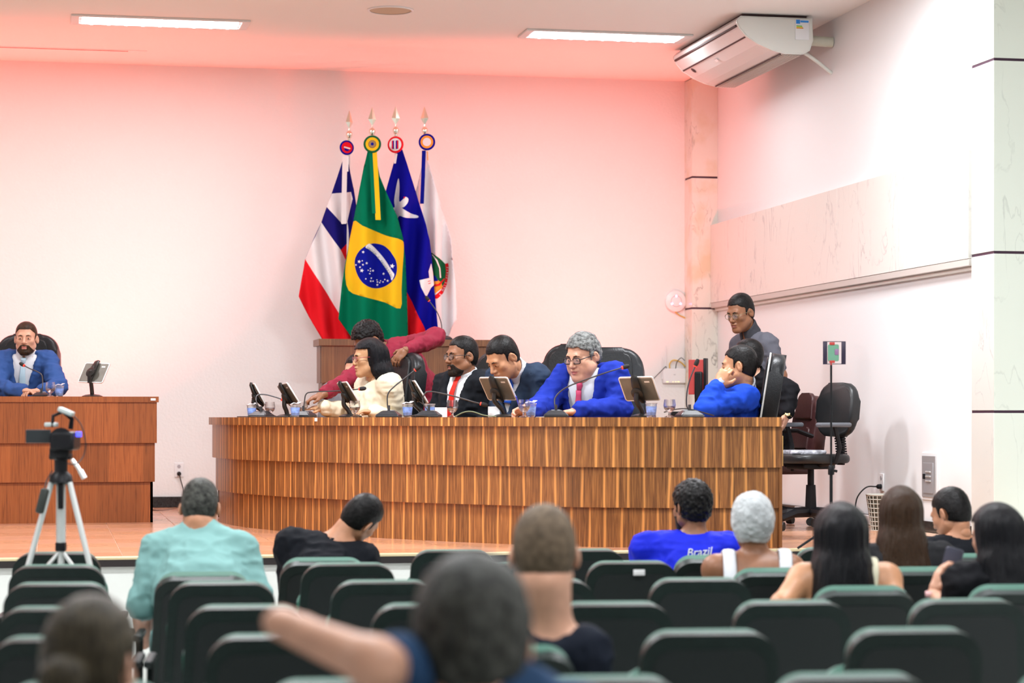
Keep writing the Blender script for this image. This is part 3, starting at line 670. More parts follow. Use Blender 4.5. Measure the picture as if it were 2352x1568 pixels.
# ================================================================== flags
FD = 18.66                                    # distance of the flags, just before the back wall
def fl_pt(X, Y, d=FD): return P(640+X/2.704, 220+Y/2.704, d)
def cloth(name, outline, regions, parent, d, folds, origin, base=0):
    """outline and coloured regions traced on the cloth, cut into a fine mesh, then folded in depth"""
    xs = [p[0] for p in outline]; ys = [p[1] for p in outline]
    def inside(p, poly):
        x, y = p; c = False; j = len(poly)-1
        for i in range(len(poly)):
            xi, yi = poly[i]; xj, yj = poly[j]
            if (yi > y) != (yj > y) and x < (xj-xi)*(y-yi)/(yj-yi)+xi: c = not c
            j = i
        return c
    def dens(poly, st=22):
        out = []
        for a, b in zip(poly, poly[1:]+poly[:1]):
            n = max(1, int(math.hypot(b[0]-a[0], b[1]-a[1])/st))
            out += [(a[0]+(b[0]-a[0])*i/n, a[1]+(b[1]-a[1])*i/n) for i in range(n)]
        return out
    def rounded(q):                            # curved patches (many corners) get soft corners
        if len(q) < 14 or len(q) > 40: return q
        q3 = [Vector((*a, 0)) for a in q]; w3 = smoothpath(q3[-2:]+q3+q3[:2], 3); return [(a.x, a.y) for a in w3[6:6+3*len(q)]]
    regions = [(rounded(a), b) for a, b in regions]
    verts, edges = [], []
    for poly in [outline]+[r[0] for r in regions]:
        q = dens(poly); k0 = len(verts); verts += q; edges += [(k0+i, k0+(i+1) % len(q)) for i in range(len(q))]
    st = 16; y = min(ys)
    while y < max(ys):
        x = min(xs)+(8 if int(y/st) % 2 else 0)
        while x < max(xs):
            if inside((x, y), outline): verts.append((x, y))
            x += st
        y += st
    r = mgeo.delaunay_2d_cdt([Vector(v) for v in verts], edges, [], 0, .3)
    vo, fo = r[0], r[2]; faces, mi = [], []
    for f in fo:
        c = (sum(vo[i].x for i in f)/3, sum(vo[i].y for i in f)/3)
        if not inside(c, outline): continue
        m = base
        for poly, k in regions:
            if inside(c, poly): m = k
        faces.append(tuple(f)); mi.append(m)
    V = [fl_pt(v.x, v.y, d+folds(v.x, v.y))-origin for v in vo]
    me = bpy.data.meshes.new(name); me.from_pydata(V, [], faces)
    me.polygons.foreach_set('material_index', mi); me.update()
    o = finish(me, name, FM, parent, True)
    so = o.modifiers.new('thickness', 'SOLIDIFY'); so.thickness = .004; so.offset = 0
    return o
def FMat(n, c): return M('flag_'+n, c, .8, spec=.08, bump=.06, bs=400)
FM = [FMat('navy', (.010, .008, .15)), FMat('white', (.80, .74, .74)), FMat('red', (.72, .012, .02)), FMat('green', (.0, .155, .075)), FMat('yellow', (.86, .50, .015)), FMat('blue', (.004, .008, .26)), FMat('orange', (.85, .33, .04)), FMat('deepgreen', (.01, .11, .04)), FMat('pale', (.82, .80, .80)), FMat('royal', (.004, .004, .26))]
m_gold = M('ornament_metal', (.85, .80, .68), .12, metal=1)
m_pole = M('flag_pole_white', (.80, .78, .76), .3)
def flag(label, ros, balltop, outline, regions, d, folds, base, rosette, ribbons, foot):
    o = fl_pt(*foot, d); o.z = STAGE
    t = thing('flag_on_pole', label, 'flag', o, 0, 'flags standing before the back wall')
    bx_, by_ = balltop; bc = fl_pt(bx_, by_, d+.03)-o; pf = Vector((bc.x*.25, bc.y*.25+.12, 0))
    MB().tube([bc, pf], .011, 10).build('pole', m_pole, t)
    mb = MB(); u = (bc-pf).normalized(); q = u.to_track_quat('Z', 'Y').to_matrix().to_4x4()
    mb.lathe([(.012, -.06), (.013, -.03), (.02, -.026), (.026, -.008), (.026, .008), (.018, .024), (.006, .032), (.005, .05)], 20, Matrix.Translation(bc) @ q); fb = mb.build('finial_ball', m_gold, t)
    sp_ = Matrix.Translation(bc + u*.045) @ q @ Matrix.Rotation(random.uniform(.1, .5), 4, 'Z')
    t2 = bmesh.new(); vv = [t2.verts.new(sp_ @ Vector(c)) for c in ((0, 0, 0), (.034, 0, .055), (0, .012, .055), (-.034, 0, .055), (0, -.012, .055), (0, 0, .155))]
    for a, b in ((1, 2), (2, 3), (3, 4), (4, 1)): t2.faces.new([vv[0], vv[b], vv[a]]); t2.faces.new([vv[5], vv[a], vv[b]])
    mb = MB(); mb.merge(t2); mb.build('spear_point', m_gold, t, None)
    cloth('flag_cloth', outline, regions, t, d, folds, o, base)
    rc = fl_pt(ros[0], ros[1], d-.05)-o; rr = ros[2]/2.704/FPX*d; s = ros[3]
    R = Matrix.Translation(rc) @ Matrix.Rotation(-TH+s, 4, 'Z') @ Matrix.Rotation(math.radians(90), 4, 'X')
    mb = MB(); n = 28
    prof = [(1.0, 0), (.97, .004), (.8, .007), (.76, .006)]
    mb.lathe([(rr*a, b) for a, b in prof], n, R, cap=False); mb.lathe([(rr*1.0, 0), (0, -.002)], n, R, cap=False)
    ro = mb.build('rosette_rim', FM[rosette[0]], t, None)
    MB().lathe([(rr*.79, .0055), (rr*.0, .0065)], n, R).build('rosette_field', FM[rosette[1]], ro)
    if rosette[2] == 'stripe':
        MB().lathe([(rr*.6, .007), (0, .008)], n, R).build('rosette_disc', FM[2], ro)
        MB().prism([(-rr*.45, -rr*.02), (rr*.42, -rr*.22), (rr*.48, -rr*.05), (-rr*.4, rr*.14)], .002, R, .0085).build('rosette_stripe', FM[1], ro)
        MB().prism([(-rr*.42, -rr*.08), (rr*.38, -rr*.3), (rr*.05, -rr*.5), (-rr*.3, -rr*.4)], .002, R, .0085).build('rosette_stripe', FM[5], ro)
    elif rosette[2] == 'bars':
        for x0, x1, k in ((-.42, -.28, 2), (-.28, -.14, 5), (-.14, .06, 8), (.06, .22, 5), (.22, .38, 2)):
            MB().prism([(rr*x0, -rr*.5), (rr*x1, -rr*.55), (rr*x1, rr*.5), (rr*x0, rr*.45)], .002, R, .008).build('rosette_stripe', FM[k], ro)
    elif rosette[2] == 'seal':
        MB().lathe([(rr*.45, .007), (rr*.4, .010), (0, .011)], n, R).build('rosette_seal', M('bronze_seal', (.25, .15, .06), .4, metal=.5), ro)
        MB().lathe([(rr*.2, .0115), (0, .0125)], 5, R).build('rosette_star', FM[5], ro)
    else: MB().lathe([(rr*.5, .007), (0, .008)], n, R).build('rosette_disc', FM[1], ro)
    for pts, wd, k in ribbons:
        W = [fl_pt(x, y, d-.045-.01*i)-o for i, (x, y) in enumerate(pts)]; hw = wd/2/2.704/FPX*d
        bm = bmesh.new(); Lf = [bm.verts.new(p-RT*hw) for p in W]; Rf = [bm.verts.new(p+RT*hw) for p in W]
        for i in range(len(W)-1): bm.faces.new([Lf[i], Rf[i], Rf[i+1], Lf[i+1]])
        me = bpy.data.meshes.new('ribbon'); bm.to_mesh(me); bm.free(); rb = finish(me, 'ribbon', FM[k], t, None); so = rb.modifiers.new('thickness', 'SOLIDIFY'); so.thickness = .002
    MB().lathe([(.10, 0), (.10, .02), (.04, .05), (.02, .3), (0, .3)], 24, Matrix.Translation(pf)).build('pole_base', m_gold, t)
    return t, o
def star(cx, cy, r, a0=0): return [(cx+(r if i % 2 == 0 else r*.42)*math.sin(math.pi*i/5+a0), cy-(r if i % 2 == 0 else r*.42)*math.cos(math.pi*i/5+a0)) for i in range(10)]
BOT = 1600
f1, o1 = flag('blue, white and red striped flag with a white ribbon, beside the green flag', (423, 322, 46, .35), (438, 240),
     [(400, 395), (430, 400), (470, 600), (500, 800), (500, BOT), (330, BOT), (268, 1505), (190, 1375), (125, 1245), (165, 1015), (215, 895), (265, 785), (330, 605), (375, 470)],
     [([(330, 607), (450, 597), (460, 640), (425, 790), (395, 797), (300, 690)], 1), ([(520, 880), (440, 900), (385, 957), (420, 1030), (520, 1030)], 2),
      ([(265, 785), (385, 957), (420, 1030), (500, 1160), (520, 1380), (375, 1350), (165, 1015)], 1), ([(165, 1013), (375, 1348), (520, 1600), (520, BOT+10), (200, BOT+10), (100, 1300)], 2)],
     FD-.12, lambda x, y: .05*math.sin((x-y*.12)*.045)*min(1, (y-380)/500)+.02, 0, (9, 2, 'stripe'), [([(412, 375), (408, 560), (404, 795)], 30, 1), ([(430, 375), (428, 470)], 10, 8)], (420, 2000))
stars = [(425, 460, 24), (355, 632, 30), (410, 617, 12), (485, 660, 22), (298, 692, 18), (420, 688, 18), (370, 732, 18), (402, 793, 32), (512, 787, 12), (550, 757, 15), (553, 802, 14), (598, 795, 22), (540, 848, 15), (795, 850, 23), (470, 943, 14), (567, 930, 15), (557, 983, 18), (600, 983, 14), (670, 960, 13), (680, 998, 18), (725, 1010, 15), (740, 977, 13), (785, 997, 17), (818, 955, 15), (868, 978, 22), (678, 1050, 22), (948, 712, 40)]
cv = lambda x, y: ((780+x/7.839-640)*2.704, (520+y/7.839-220)*2.704)
band = [(562, 918), (590, 938), (612, 960), (640, 990), (665, 1022), (686, 1055), (703, 1085), (718, 1108), (712, 1130), (702, 1146), (692, 1112), (674, 1082), (652, 1050), (626, 1016), (600, 988), (570, 960), (538, 940)]
regs = [([(462, 782), (520, 806), (580, 832), (670, 868), (765, 897), (776, 945), (768, 1080), (762, 1200), (755, 1320), (660, 1282), (540, 1250), (435, 1208), (412, 1090), (432, 960)], 4),
        ([(545, 928), (570, 919), (600, 917), (650, 928), (685, 955), (710, 990), (728, 1025), (734, 1070), (728, 1112), (712, 1142), (690, 1165), (655, 1186), (615, 1195), (575, 1192), (540, 1175), (515, 1152), (495, 1120), (480, 1082), (473, 1035), (480, 1000), (500, 965), (525, 942)], 5), (band, 8)]
for x, y, r in stars: c_ = cv(x, y); regs.append((star(*c_, r*2.704/7.839*1.15, .2) if r > 15 else [(c_[0]+r*.3*math.cos(a), c_[1]+r*.3*math.sin(a)) for a in [i*math.pi/3 for i in range(6)]], 8))
gfold = lambda x, y: .06*math.sin((x-590)*.034+.6)*min(1, (y-340)/400)+(.05 if x > 770 else 0)*((x-770)/40 if x > 770 else 0)
f2, o2 = flag('green flag with yellow diamond and starry blue disc, green and yellow ribbons', (582, 300, 55, 0), (581, 222),
     [(552, 345), (598, 345), (628, 500), (670, 605), (735, 745), (772, 885), (785, 1000), (795, 1200), (802, 1450), (805, BOT), (520, BOT), (460, 1510), (372, 1385), (392, 1190), (412, 1050), (440, 900), (465, 780), (495, 620), (525, 460)], regs,
     FD-.32, gfold, 3, (7, 4, 'seal'), [([(572, 345), (580, 500), (592, 730)], 22, 3), ([(594, 345), (606, 540), (618, 770)], 32, 4)], (590, 2000))
# lettering along the white band of the green flag
pa = [(548, 938), (585, 968), (619, 1002), (645, 1036), (668, 1068), (688, 1098), (705, 1132)]
txt = 'ORDEM E PROGRESSO'; path = resample(smoothpath([(x, y, 0) for x, y in pa], 6), 1.0); LV, LF = [], []
for i, ch in enumerate(txt):
    if ch == ' ': continue
    k = int((i+.7)/(len(txt)+.4)*(len(path)-1)); p = path[k]; tg_ = (path[min(k+4, len(path)-1)]-path[max(k-4, 0)]).normalized(); nn = Vector((-tg_.y, tg_.x, 0))
    v, f = text_mesh(ch, 20); b0 = len(LV)
    for a in v:
        q = p + tg_*a[0] + nn*(7-a[1]); LV.append(fl_pt(q.x, q.y, FD-.32+gfold(q.x, q.y)-.008)-o2)
    LF += [tuple(b0+j for j in ff) for ff in f]
me = bpy.data.meshes.new('lettering'); me.from_pydata(LV, [], LF); finish(me, 'lettering', M('grey_green_print', (.16, .22, .2), .8), [c for c in f2.children if c.name.startswith('flag_cloth')][0], None)
bfold = lambda x, y: .06*math.sin((x-740)*.042+y*.004)*min(1, (y-330)/400)
f3, o3 = flag('blue and red flag with white doves, between the green and the white flag', (726, 303, 52, -.25), (728, 215),
     [(738, 340), (768, 332), (800, 430), (840, 560), (880, 690), (915, 800), (938, 900), (950, 1000), (966, 1200), (988, 1440), (990, BOT), (700, BOT), (640, 1400), (640, 700), (664, 600), (700, 470)],
     [([(788, 1205), (830, 1280), (870, 1370), (905, 1440), (930, 1520), (940, BOT+5), (600, BOT+5), (600, 1200)], 2),
      ([(745, 512), (752, 570), (750, 655), (775, 640), (790, 628), (805, 640), (800, 665), (780, 690), (768, 697), (820, 730), (867, 745), (860, 758), (790, 757), (752, 745), (738, 765), (720, 740), (705, 700), (722, 690), (718, 650), (730, 570)], 8),
      ([(775, 628), (790, 626), (780, 640)], 2), ([(720, 712), (724, 712), (728, 730), (724, 730)], 2),
      ([(946, 1040), (960, 1110), (967, 1172), (945, 1192), (920, 1242), (910, 1240), (885, 1190), (875, 1145), (935, 1130), (930, 1090)], 8), ([(925, 1150), (942, 1146), (942, 1150), (926, 1154)], 2), ([(928, 1164), (944, 1160), (944, 1164), (929, 1168)], 2)],
     FD-.16, bfold, 9, (2, 8, 'bars'), [([(732, 360), (722, 420)], 12, 8)], (770, 2000))
wfold = lambda x, y: .045*math.sin((x-900)*.055+.5)*min(1, (y-330)/400)
f4, o4 = flag('white flag with green crest and red scroll, blue ribbon, last of the four', (921, 287, 52, -.05), (907, 215),
     [(905, 345), (926, 345), (935, 420), (975, 560), (1020, 720), (1055, 830), (1072, 892), (1080, 1000), (1104, 1200), (1110, 1385), (1075, 1440), (1020, BOT), (900, BOT), (850, 1400), (850, 600), (880, 480)],
     [([(940, 965), (1000, 1010), (1035, 1044), (1040, 1090), (1035, 1150), (1012, 1192), (975, 1222), (930, 1225), (930, 960)], 7), ([(930, 1150), (985, 1142), (1010, 1160), (1018, 1190), (975, 1226), (930, 1230)], 6),
      ([(1035, 1042), (1054, 1038), (1058, 1060), (1056, 1110), (1046, 1170), (1020, 1226), (988, 1258), (940, 1262), (940, 1240), (975, 1236), (1008, 1206), (1033, 1150), (1040, 1090)], 2),
      ([(952, 985), (958, 985), (985, 1020), (1003, 1070), (1008, 1130), (1000, 1130), (996, 1072), (978, 1025)], 8), ([(955, 1172), (990, 1168), (1028, 1132), (1030, 1140), (1000, 1178), (958, 1184)], 2), ([(940, 1100), (975, 1120), (990, 1150), (940, 1152)], 5)],
     FD-.0, wfold, 1, (9, 6, 'disc'), [([(902, 340), (897, 500), (890, 670)], 24, 5), ([(924, 345), (926, 400)], 6, 6)], (960, 2000))
txt = 'E MAIS FORTE'; path = resample(smoothpath([(x, y, 0) for x, y in [(1000, 1240), (1022, 1205), (1037, 1170), (1048, 1120), (1051, 1058)]], 6), 1.0); LV, LF = [], []
for i, ch in enumerate(txt):
    if ch == ' ': continue
    k = int((i+.5)/len(txt)*(len(path)-1)); p = path[k]; tg_ = (path[min(k+4, len(path)-1)]-path[max(k-4, 0)]).normalized(); nn = Vector((-tg_.y, tg_.x, 0))
    v, f = text_mesh(ch, 17); b0 = len(LV)
    for a in v:
        q = p + tg_*a[0] + nn*(5-a[1]); LV.append(fl_pt(q.x, q.y, FD+wfold(q.x, q.y)-.008)-o4)
    LF += [tuple(b0+j for j in ff) for ff in f]
me = bpy.data.meshes.new('lettering'); me.from_pydata(LV, [], LF); finish(me, 'lettering', FM[8], [c for c in f4.children if c.name.startswith('flag_cloth')][0], None)
# ================================================================== chairs behind the desks
def face(yaw):                                 # room angle for a thing whose +y should face this way (0 = camera, -90 = picture left)
    v = camdir(math.sin(math.radians(yaw)), -math.cos(math.radians(yaw))); return math.atan2(-v.x, v.y)
def chair_at(px, d, yaw, label, z=STAGE, **k):
    p = P(px, HY, d); return exec_chair('office_chair', label, (p.x, p.y, z), face(yaw), **k)
chair_at(846, 15.3, -55, 'black leather office chair behind the person in the cream blouse', top=1.19)
chair_at(1078, 14.98, -42, 'black leather office chair behind the person with the red tie', top=1.19, arms=False, sw=.44)
chair_at(1203, 14.62, -38, 'low-backed black leather office chair under the person in navy', top=.92, w=.44, arms=False, sw=.42)
chair_at(1266, 16.0, -25, 'empty black leather office chair beside the grey-haired person in blue', top=1.27, w=.46)
chair_at(1390, 14.52, -10, 'black leather office chair behind the grey-haired person in blue', top=1.2, w=.52, arms=False, sw=.46)
chair_at(1674, 14.05, -96, 'black leather office chair with pale piping under the fist-leaning person', top=1.14, piping=True)
chair_at(36, 17.28, -6, 'black leather office chair at the red-brown desk', STAGE+.15, top=1.24, w=.60)
chair_at(1788, 15.72, -72, 'oxblood leather office chair half hidden behind the small task chair', mat=m_leather_r, top=.90, w=.44)
# small task chair by the right wall
tc = P(1868, HY, 15.1); t = thing('task_chair', 'small black task chair with a grey armrest and an empty back gap by the wall', 'chair', (tc.x, tc.y, STAGE), face(-62))
m_vinyl = M('black_vinyl', (.014, .015, .016), .38, bump=.05, bs=200); m_greyarm = M('grey_armrest', (.13, .14, .16), .45)
mb = MB(); plate([(x, y) for x, y in rrect(.40, .36, .12)], .07, .028, Matrix.Translation((0, -.2, .80)) @ Matrix.Rotation(math.radians(6), 4, 'X') @ XZ, mb, 4); mb.build('backrest', m_vinyl, t, True)
mb = MB()
for i in range(12): mb.box((0, -.235+.002*i, .47+.017*i), (.085, .035, .012), .003)
mb.box((0, -.225, .56), (.07, .02, .26), .004); mb.build('back_support', m_black, t)
mb = MB(); plate(rrect(.46, .44, .12), .06, .025, Matrix.Translation((0, .03, .475)), mb, 4); mb.build('seat', m_vinyl, t, True)
MB().box((0, .02, .425), (.2, .26, .04), .01).box((.1, .1, .40), (.03, .004, .02)).build('seat_mechanism', m_black, t)
for s in (-1, 1):
    a = MB().box((s*.27, .03, .70), (.07, .25, .03), .012).build('armrest', m_greyarm, t)
    MB().tube([(s*.27, .02, .69), (s*.27, -.02, .55), (s*.25, 0, .45), (s*.1, .02, .43)], .018, 8, flat=.6).build('arm_bracket', m_black, a)
MB().tube([(0, .02, .41), (0, .02, .30)], .022, 12).tube([(0, .02, .30), (0, .02, .2), (0, .02, .1)], [.032, .036, .04], 12).build('column', m_black, t)
for j in range(5):
    a = math.radians(72*j+30); ca, sa = math.cos(a), math.sin(a)
    f = MB().tube([(0, .02, .12), (.16*ca, .02+.16*sa, .115), (.29*ca, .02+.29*sa, .08)], [.035, .03, .022], 8).build('base_arm', m_black, t)
    MB().lathe([(.001, -.024), (.028, -.024), (.032, 0), (.028, .024), (.001, .024)], 14, Matrix.Translation((.29*ca, .02+.29*sa, .032)) @ Matrix.Rotation(a+.4, 4, 'Z') @ Matrix.Rotation(math.pi/2, 4, 'X')).build('caster', m_blackrub, f)
pk = MB(); plate(rrect(.24, .3, .05), .025, .01, Matrix(), pk); pk = pk.build('plastic_bag', M('clear_bag', (.55, .56, .62), .15, var=.6, vs=25, bump=1, bs=30)); pk.location = (tc.x-.08, tc.y-.04, STAGE+.52); tag(pk, 'crumpled clear plastic bag lying on the task chair seat', 'bag')

# ================================================================== air conditioner under the ceiling
ax0, ay0 = 4.86, 15.72; t = thing('air_conditioner', 'white ceiling-hung air conditioner with pipes to the right wall', 'air conditioner', (ax0, ay0, CEIL-.022))
m_ac = M('ac_white', (.74, .75, .70), .25, coat=.3); m_acl = M('ac_panel_grey', (.70, .68, .66), .3); m_dark = M('dark_gap', (.05, .02, .02), .6); m_grille = M('ac_grille', (.55, .50, .44), .6, bump=.6, bs=400)
L_ = 1.72
prof = [(.0, -.03), (.03, 0), (.57, 0), (.575, -.16), (.55, -.235), (.50, -.262), (.36, -.262), (.26, -.24), (.16, -.2), (.07, -.145), (.02, -.09), (.0, -.05)]
AX = Matrix(((1, 0, 0, 0), (0, 0, 1, 0), (0, 1, 0, 0), (0, 0, 0, 1)))       # profile xy -> room x,z pulled along y
MB().prism(prof, L_-.05, AX, .025).build('body', m_acl, t)
ec = [(x*1.01-.002, z*1.01) for x, z in prof]
for y0 in (0, L_-.03):
    mb = MB(); t2 = bmesh.new(); A = [t2.verts.new((x, y0, z)) for x, z in ec]; B = [t2.verts.new((x, y0+.03, z)) for x, z in ec]; fa = t2.faces.new(A); t2.faces.new(B[::-1])
    for i in range(len(A)): t2.faces.new([A[i], A[(i+1) % len(A)], B[(i+1) % len(A)], B[i]])
    bmesh.ops.bevel(t2, geom=[e for e in t2.edges if abs(e.verts[0].co.y-e.verts[1].co.y) < 1e-6], offset=.008, segments=2, affect='EDGES'); mb.merge(t2); mb.build('end_cap', m_ac, t)
def acline(x, z, w_, name, mat, nx=.0, nz=-.004): MB().b2((x-w_/2+nx, .04, z+nz-.003), (x+w_/2+nx, L_-.04, z+nz+.003)).build(name, mat, t)
MB().box((.006, L_/2, -.068), (.014, L_-.08, .014), 0, Matrix.Rotation(math.radians(10), 3, 'Y')).build('air_slot', m_dark, t)
MB().box((.072, L_/2, -.147), (.012, L_-.08, .006), 0, Matrix.Rotation(math.radians(35), 3, 'Y')).build('panel_seam', m_dark, t)
MB().b2((.335, .04, -.2665), (.345, L_-.04, -.260)).build('panel_seam', m_dark, t)
MB().b2((.36, .05, -.268), (.50, L_-.05, -.261), .002).build('intake_grille', m_grille, t)
for x in (.38, .40, .42, .44, .46, .48): MB().b2((x-.002, .05, -.271), (x+.002, L_-.05, -.268)).build('grille_bar', m_acl, t)
MB().lathe([(.026, 0), (.02, .004), (0, .005)], 20, Matrix.Translation((.105, L_-.22, -.17)) @ Matrix.Rotation(math.radians(180+38), 4, 'Y')).build('maker_badge', m_dark, t)
MB().box((.115, L_*.52, -.183), (.02, .05, .004), 0, Matrix.Rotation(math.radians(38), 3, 'Y')).build('brand_mark', m_chrome, t)
lb = MB().b2((.44, -.004, -.16), (.545, -.001, -.012)).build('energy_label', m_paper, t)
for (x0, x1, z0, z1, c) in ((.445, .475, -.045, -.016, (.02, .25, .8)), (.478, .54, -.035, -.02, (.05, .3, .8)), (.447, .49, -.064, -.058, (.1, .5, .1)), (.447, .495, -.072, -.065, (.7, .7, .05)), (.447, .50, -.08, -.073, (.85, .3, .03))):
    MB().b2((x0, -.0052, z0), (x1, -.0042, z1)).build('label_print', M('label_ink', c, .6), lb)
m_pipe = M('wrapped_pipe', (.66, .66, .54), .6, bump=.5, bs=40)
pz = P(1900, 97, 16.0).z-(CEIL-.03)
MB().tube(smoothpath([(.56, .18, -.135), (.62, .17, -.135), (.70, .16, -.14), (WALLX-ax0, .15, -.145)], 5), .038, 14).build('wrapped_pipe', m_pipe, t)
MB().tube(smoothpath([(.55, .12, -.235), (.60, .14, -.255), (.68, .16, -.30), (WALLX-ax0, .17, -.37)], 5), .014, 10).build('drain_hose', m_offw, t)
MB().b2((.05, .04, 0), (.54, L_-.04, .03)).build('mounting_gap_shade', m_dark, t)  # dark filler stands for the shade between unit and ceiling

# ================================================================== things on the walls
def on_back(px, py): d = WALLY/(CS-SN*(px-CX)/FPX); return P(px, py, d)
def on_right(px, py): d = WALLX/(CS*(px-CX)/FPX+SN); return P(px, py, d)
m_yel = M('yellow_cable', (.70, .45, .08), .5); m_blueled = M('blue_led', (.1, .2, 1), .4, emit=(.2, .35, 1), es=6)
c = on_back(1551, 692); t = thing('wifi_access_point', 'round white wireless access point with three blue lights on the back wall', 'access point', c)
RX = Matrix.Rotation(math.radians(90), 4, 'X')
MB().lathe([(.095, 0), (.097, .012), (.09, .026), (.07, .034), (0, .036)], 40, RX).build('dome', m_white, t)
MB().lathe([(.045, .0365), (.047, .038), (.049, .0365)], 36, RX, cap=False).build('ring_groove', m_steel, t)
for a in (90, 210, 330): MB().lathe([(.007, .036), (.005, .04), (0, .041)], 12, RX @ Matrix.Translation((.045*math.cos(math.radians(a)), .045*math.sin(math.radians(a)), 0))).build('status_light', m_blueled, t)
put(cable('network_cable', [on_back(1549, 716)+Vector((0, -.02, 0)), on_back(1560, 724)+Vector((0, -.012, 0)), on_back(1575, 733)+Vector((0, -.01, 0)), on_back(1576.5, 760)+Vector((0, -.01, 0)), on_back(1576.5, 810)+Vector((0, -.01, 0)), on_back(1576.5, 870)+Vector((0, -.01, 0)), on_back(1576.5, 905)+Vector((0, -.01, 0))], .005, m_yel, 'yellow network cable running down the wall beside the marble pillar'))
c = on_back(1547, 863); t = thing('wifi_router', 'white wireless router with upright antennas hanging on the back wall', 'router', c)
MB().box((0, -.018, 0), (.205, .034, .13), .01).build('body', m_white, t)
for x, h in ((-.105, .16), (-.07, .26), (.085, .25), (.105, .14)): MB().tube([(x, -.01, -.03), (x+(.0), -.01, h)], [.006, .004], 8).build('antenna', m_white, t)
for x in (-.07, -.06, -.015, .01, .03, .04): MB().box((x, -.0355, -.052), (.005, .002, .003)).build('status_light', M('amber_led', (.9, .7, .1), .4, emit=(1, .8, .2), es=3), t)
MB().box((.0, -.0355, .01), (.018, .001, .006)).build('maker_mark', m_steel, t)
R0 = Vector((0, -.02, 0))
put(cable('router_cable', [on_back(1537, 846)+R0, on_back(1537, 835)+R0, on_back(1545, 827)+R0*1.4, on_back(1560, 831)+R0*1.6, on_back(1573, 842)+R0], .006, m_yel, 'yellow cable looping out of the top of the wall router'))
put(cable('router_cable', [on_back(1550, 846)+R0*1.3, on_back(1551, 832)+R0*2.6, on_back(1560, 822)+R0*3, on_back(1569, 828)+R0*2.4], .0035, m_cable, 'thin black cable arching above the wall router'))
put(cable('router_cable', [on_back(1529, 845)+R0, on_back(1526, 842)+R0*2, on_back(1515, 853)+R0*2, on_back(1500, 868)+R0*2, on_back(1480, 890)+R0*2], .0035, m_cable, 'thin black power cable slanting from the wall router down behind the tablet'))
def outlet(c, wall, label):
    t = thing('wall_outlet', label, 'outlet', c, 0 if wall == 'b' else -math.pi/2, 'white wall outlets')
    MB().box((0, -.005, 0), (.075, .01, .12), .004).build('cover_plate', m_white, t)
    for z in (.03, -.03): MB().lathe([(.016, 0), (.016, .004), (0, .004)], 6, Matrix.Translation((0, -.009, z)) @ RX).build('socket', M('socket_grey', (.4, .38, .4), .5), t)
    MB().lathe([(.018, 0), (.016, .025), (.006, .035), (0, .035)], 12, Matrix.Translation((0, -.011, -.03)) @ RX).build('plug', m_black, t)
    return t
c = on_back(411, 1079); outlet(c, 'b', 'white double outlet with a black plug between the two desks')
bt_ = c+Vector((0, -.045, -.03))
put(cable('power_cord', [bt_, on_back(415, 1103)+Vector((0, -.03, 0)), on_back(421, 1125)+Vector((0, -.03, 0)), on_back(424, 1150)+Vector((0, -.04, 0)), P(415, 1166, 18.7), P(395, 1169, 18.5), P(372, 1172, 18.2), P(348, 1171, 18.2)], .004, m_cable, 'thin power cord hanging from the outlet and lying on the stage floor'))
c = on_right(2027, 1107); ot = outlet(c, 'r', 'white outlet with a black plug above the wire waste basket')
put(cable('power_cord', [c+Vector((-.045, 0, -.03)), c+Vector((-.11, .02, -.035)), c+Vector((-.17, .03, -.10)), c+Vector((-.19, .03, -.19)), c+Vector((-.2, .03, -.3))], .005, m_cable, 'black cord arching from the outlet down behind the waste basket'))
c = on_right(2138, 1094); t = thing('breaker_box', 'grey metal breaker box with louvres set in the right wall', 'breaker box', c, -math.pi/2)
MB().box((0, -.004, 0), (.27, .012, .31), .003).build('frame', m_white, t); MB().box((0, -.012, 0), (.23, .01, .27), .002).build('panel', m_steel, t)
dr_ = MB().box((0, -.019, -.01), (.17, .008, .2), .002).build('door', M('grey_door', (.42, .42, .44), .4, metal=.5), t)
for z in (.03, 0, -.03): MB().box((.015, -.026, z), (.085, .01, .012), .004).build('louvre', m_alu, dr_)
MB().box((-.05, -.028, 0), (.022, .014, .035), .004).build('latch', m_black, dr_)
sk = MB().b2((WALLX-.05, 14.9, STAGE), (WALLX-.021, 16.6, STAGE+.065), .004).build('cable_duct', m_white); tag(sk, 'white cable duct lying along the foot of the right wall', 'cable duct')
# wire waste basket
wb = P(2024, HY, 15.05); t = thing('waste_basket', 'dark wire waste basket with a square mesh by the right wall', 'basket', (wb.x, wb.y, STAGE))
m_wire = M('basket_weave', (.14, .13, .10), .5); m_wireL = M('basket_light', (.5, .48, .42), .5)
r0, r1, hh = .065, .098, .235
mb = MB()
for j in range(20):
    a = 2*math.pi*j/20; mb.tube([(r0*math.cos(a), r0*math.sin(a), 0), (r1*math.cos(a), r1*math.sin(a), hh)], .0035, 5)
mb.build('upright_wires', m_wireL, t)
mb = MB()
for i in range(9):
    z = hh*i/8; rr = r0+(r1-r0)*i/8; mb.tube([(rr*math.cos(2*math.pi*j/24), rr*math.sin(2*math.pi*j/24), z) for j in range(25)], .0035 if i < 8 else .006, 5)
mb.build('ring_wires', m_wireL, t)
MB().lathe([(r0-.008, .002), (r1-.010, hh-.01), (r1-.014, hh-.01), (r0-.012, .006), (0, .006)], 24, cap=False).build('liner', M('dark_liner', (.12, .11, .08), .6), t)

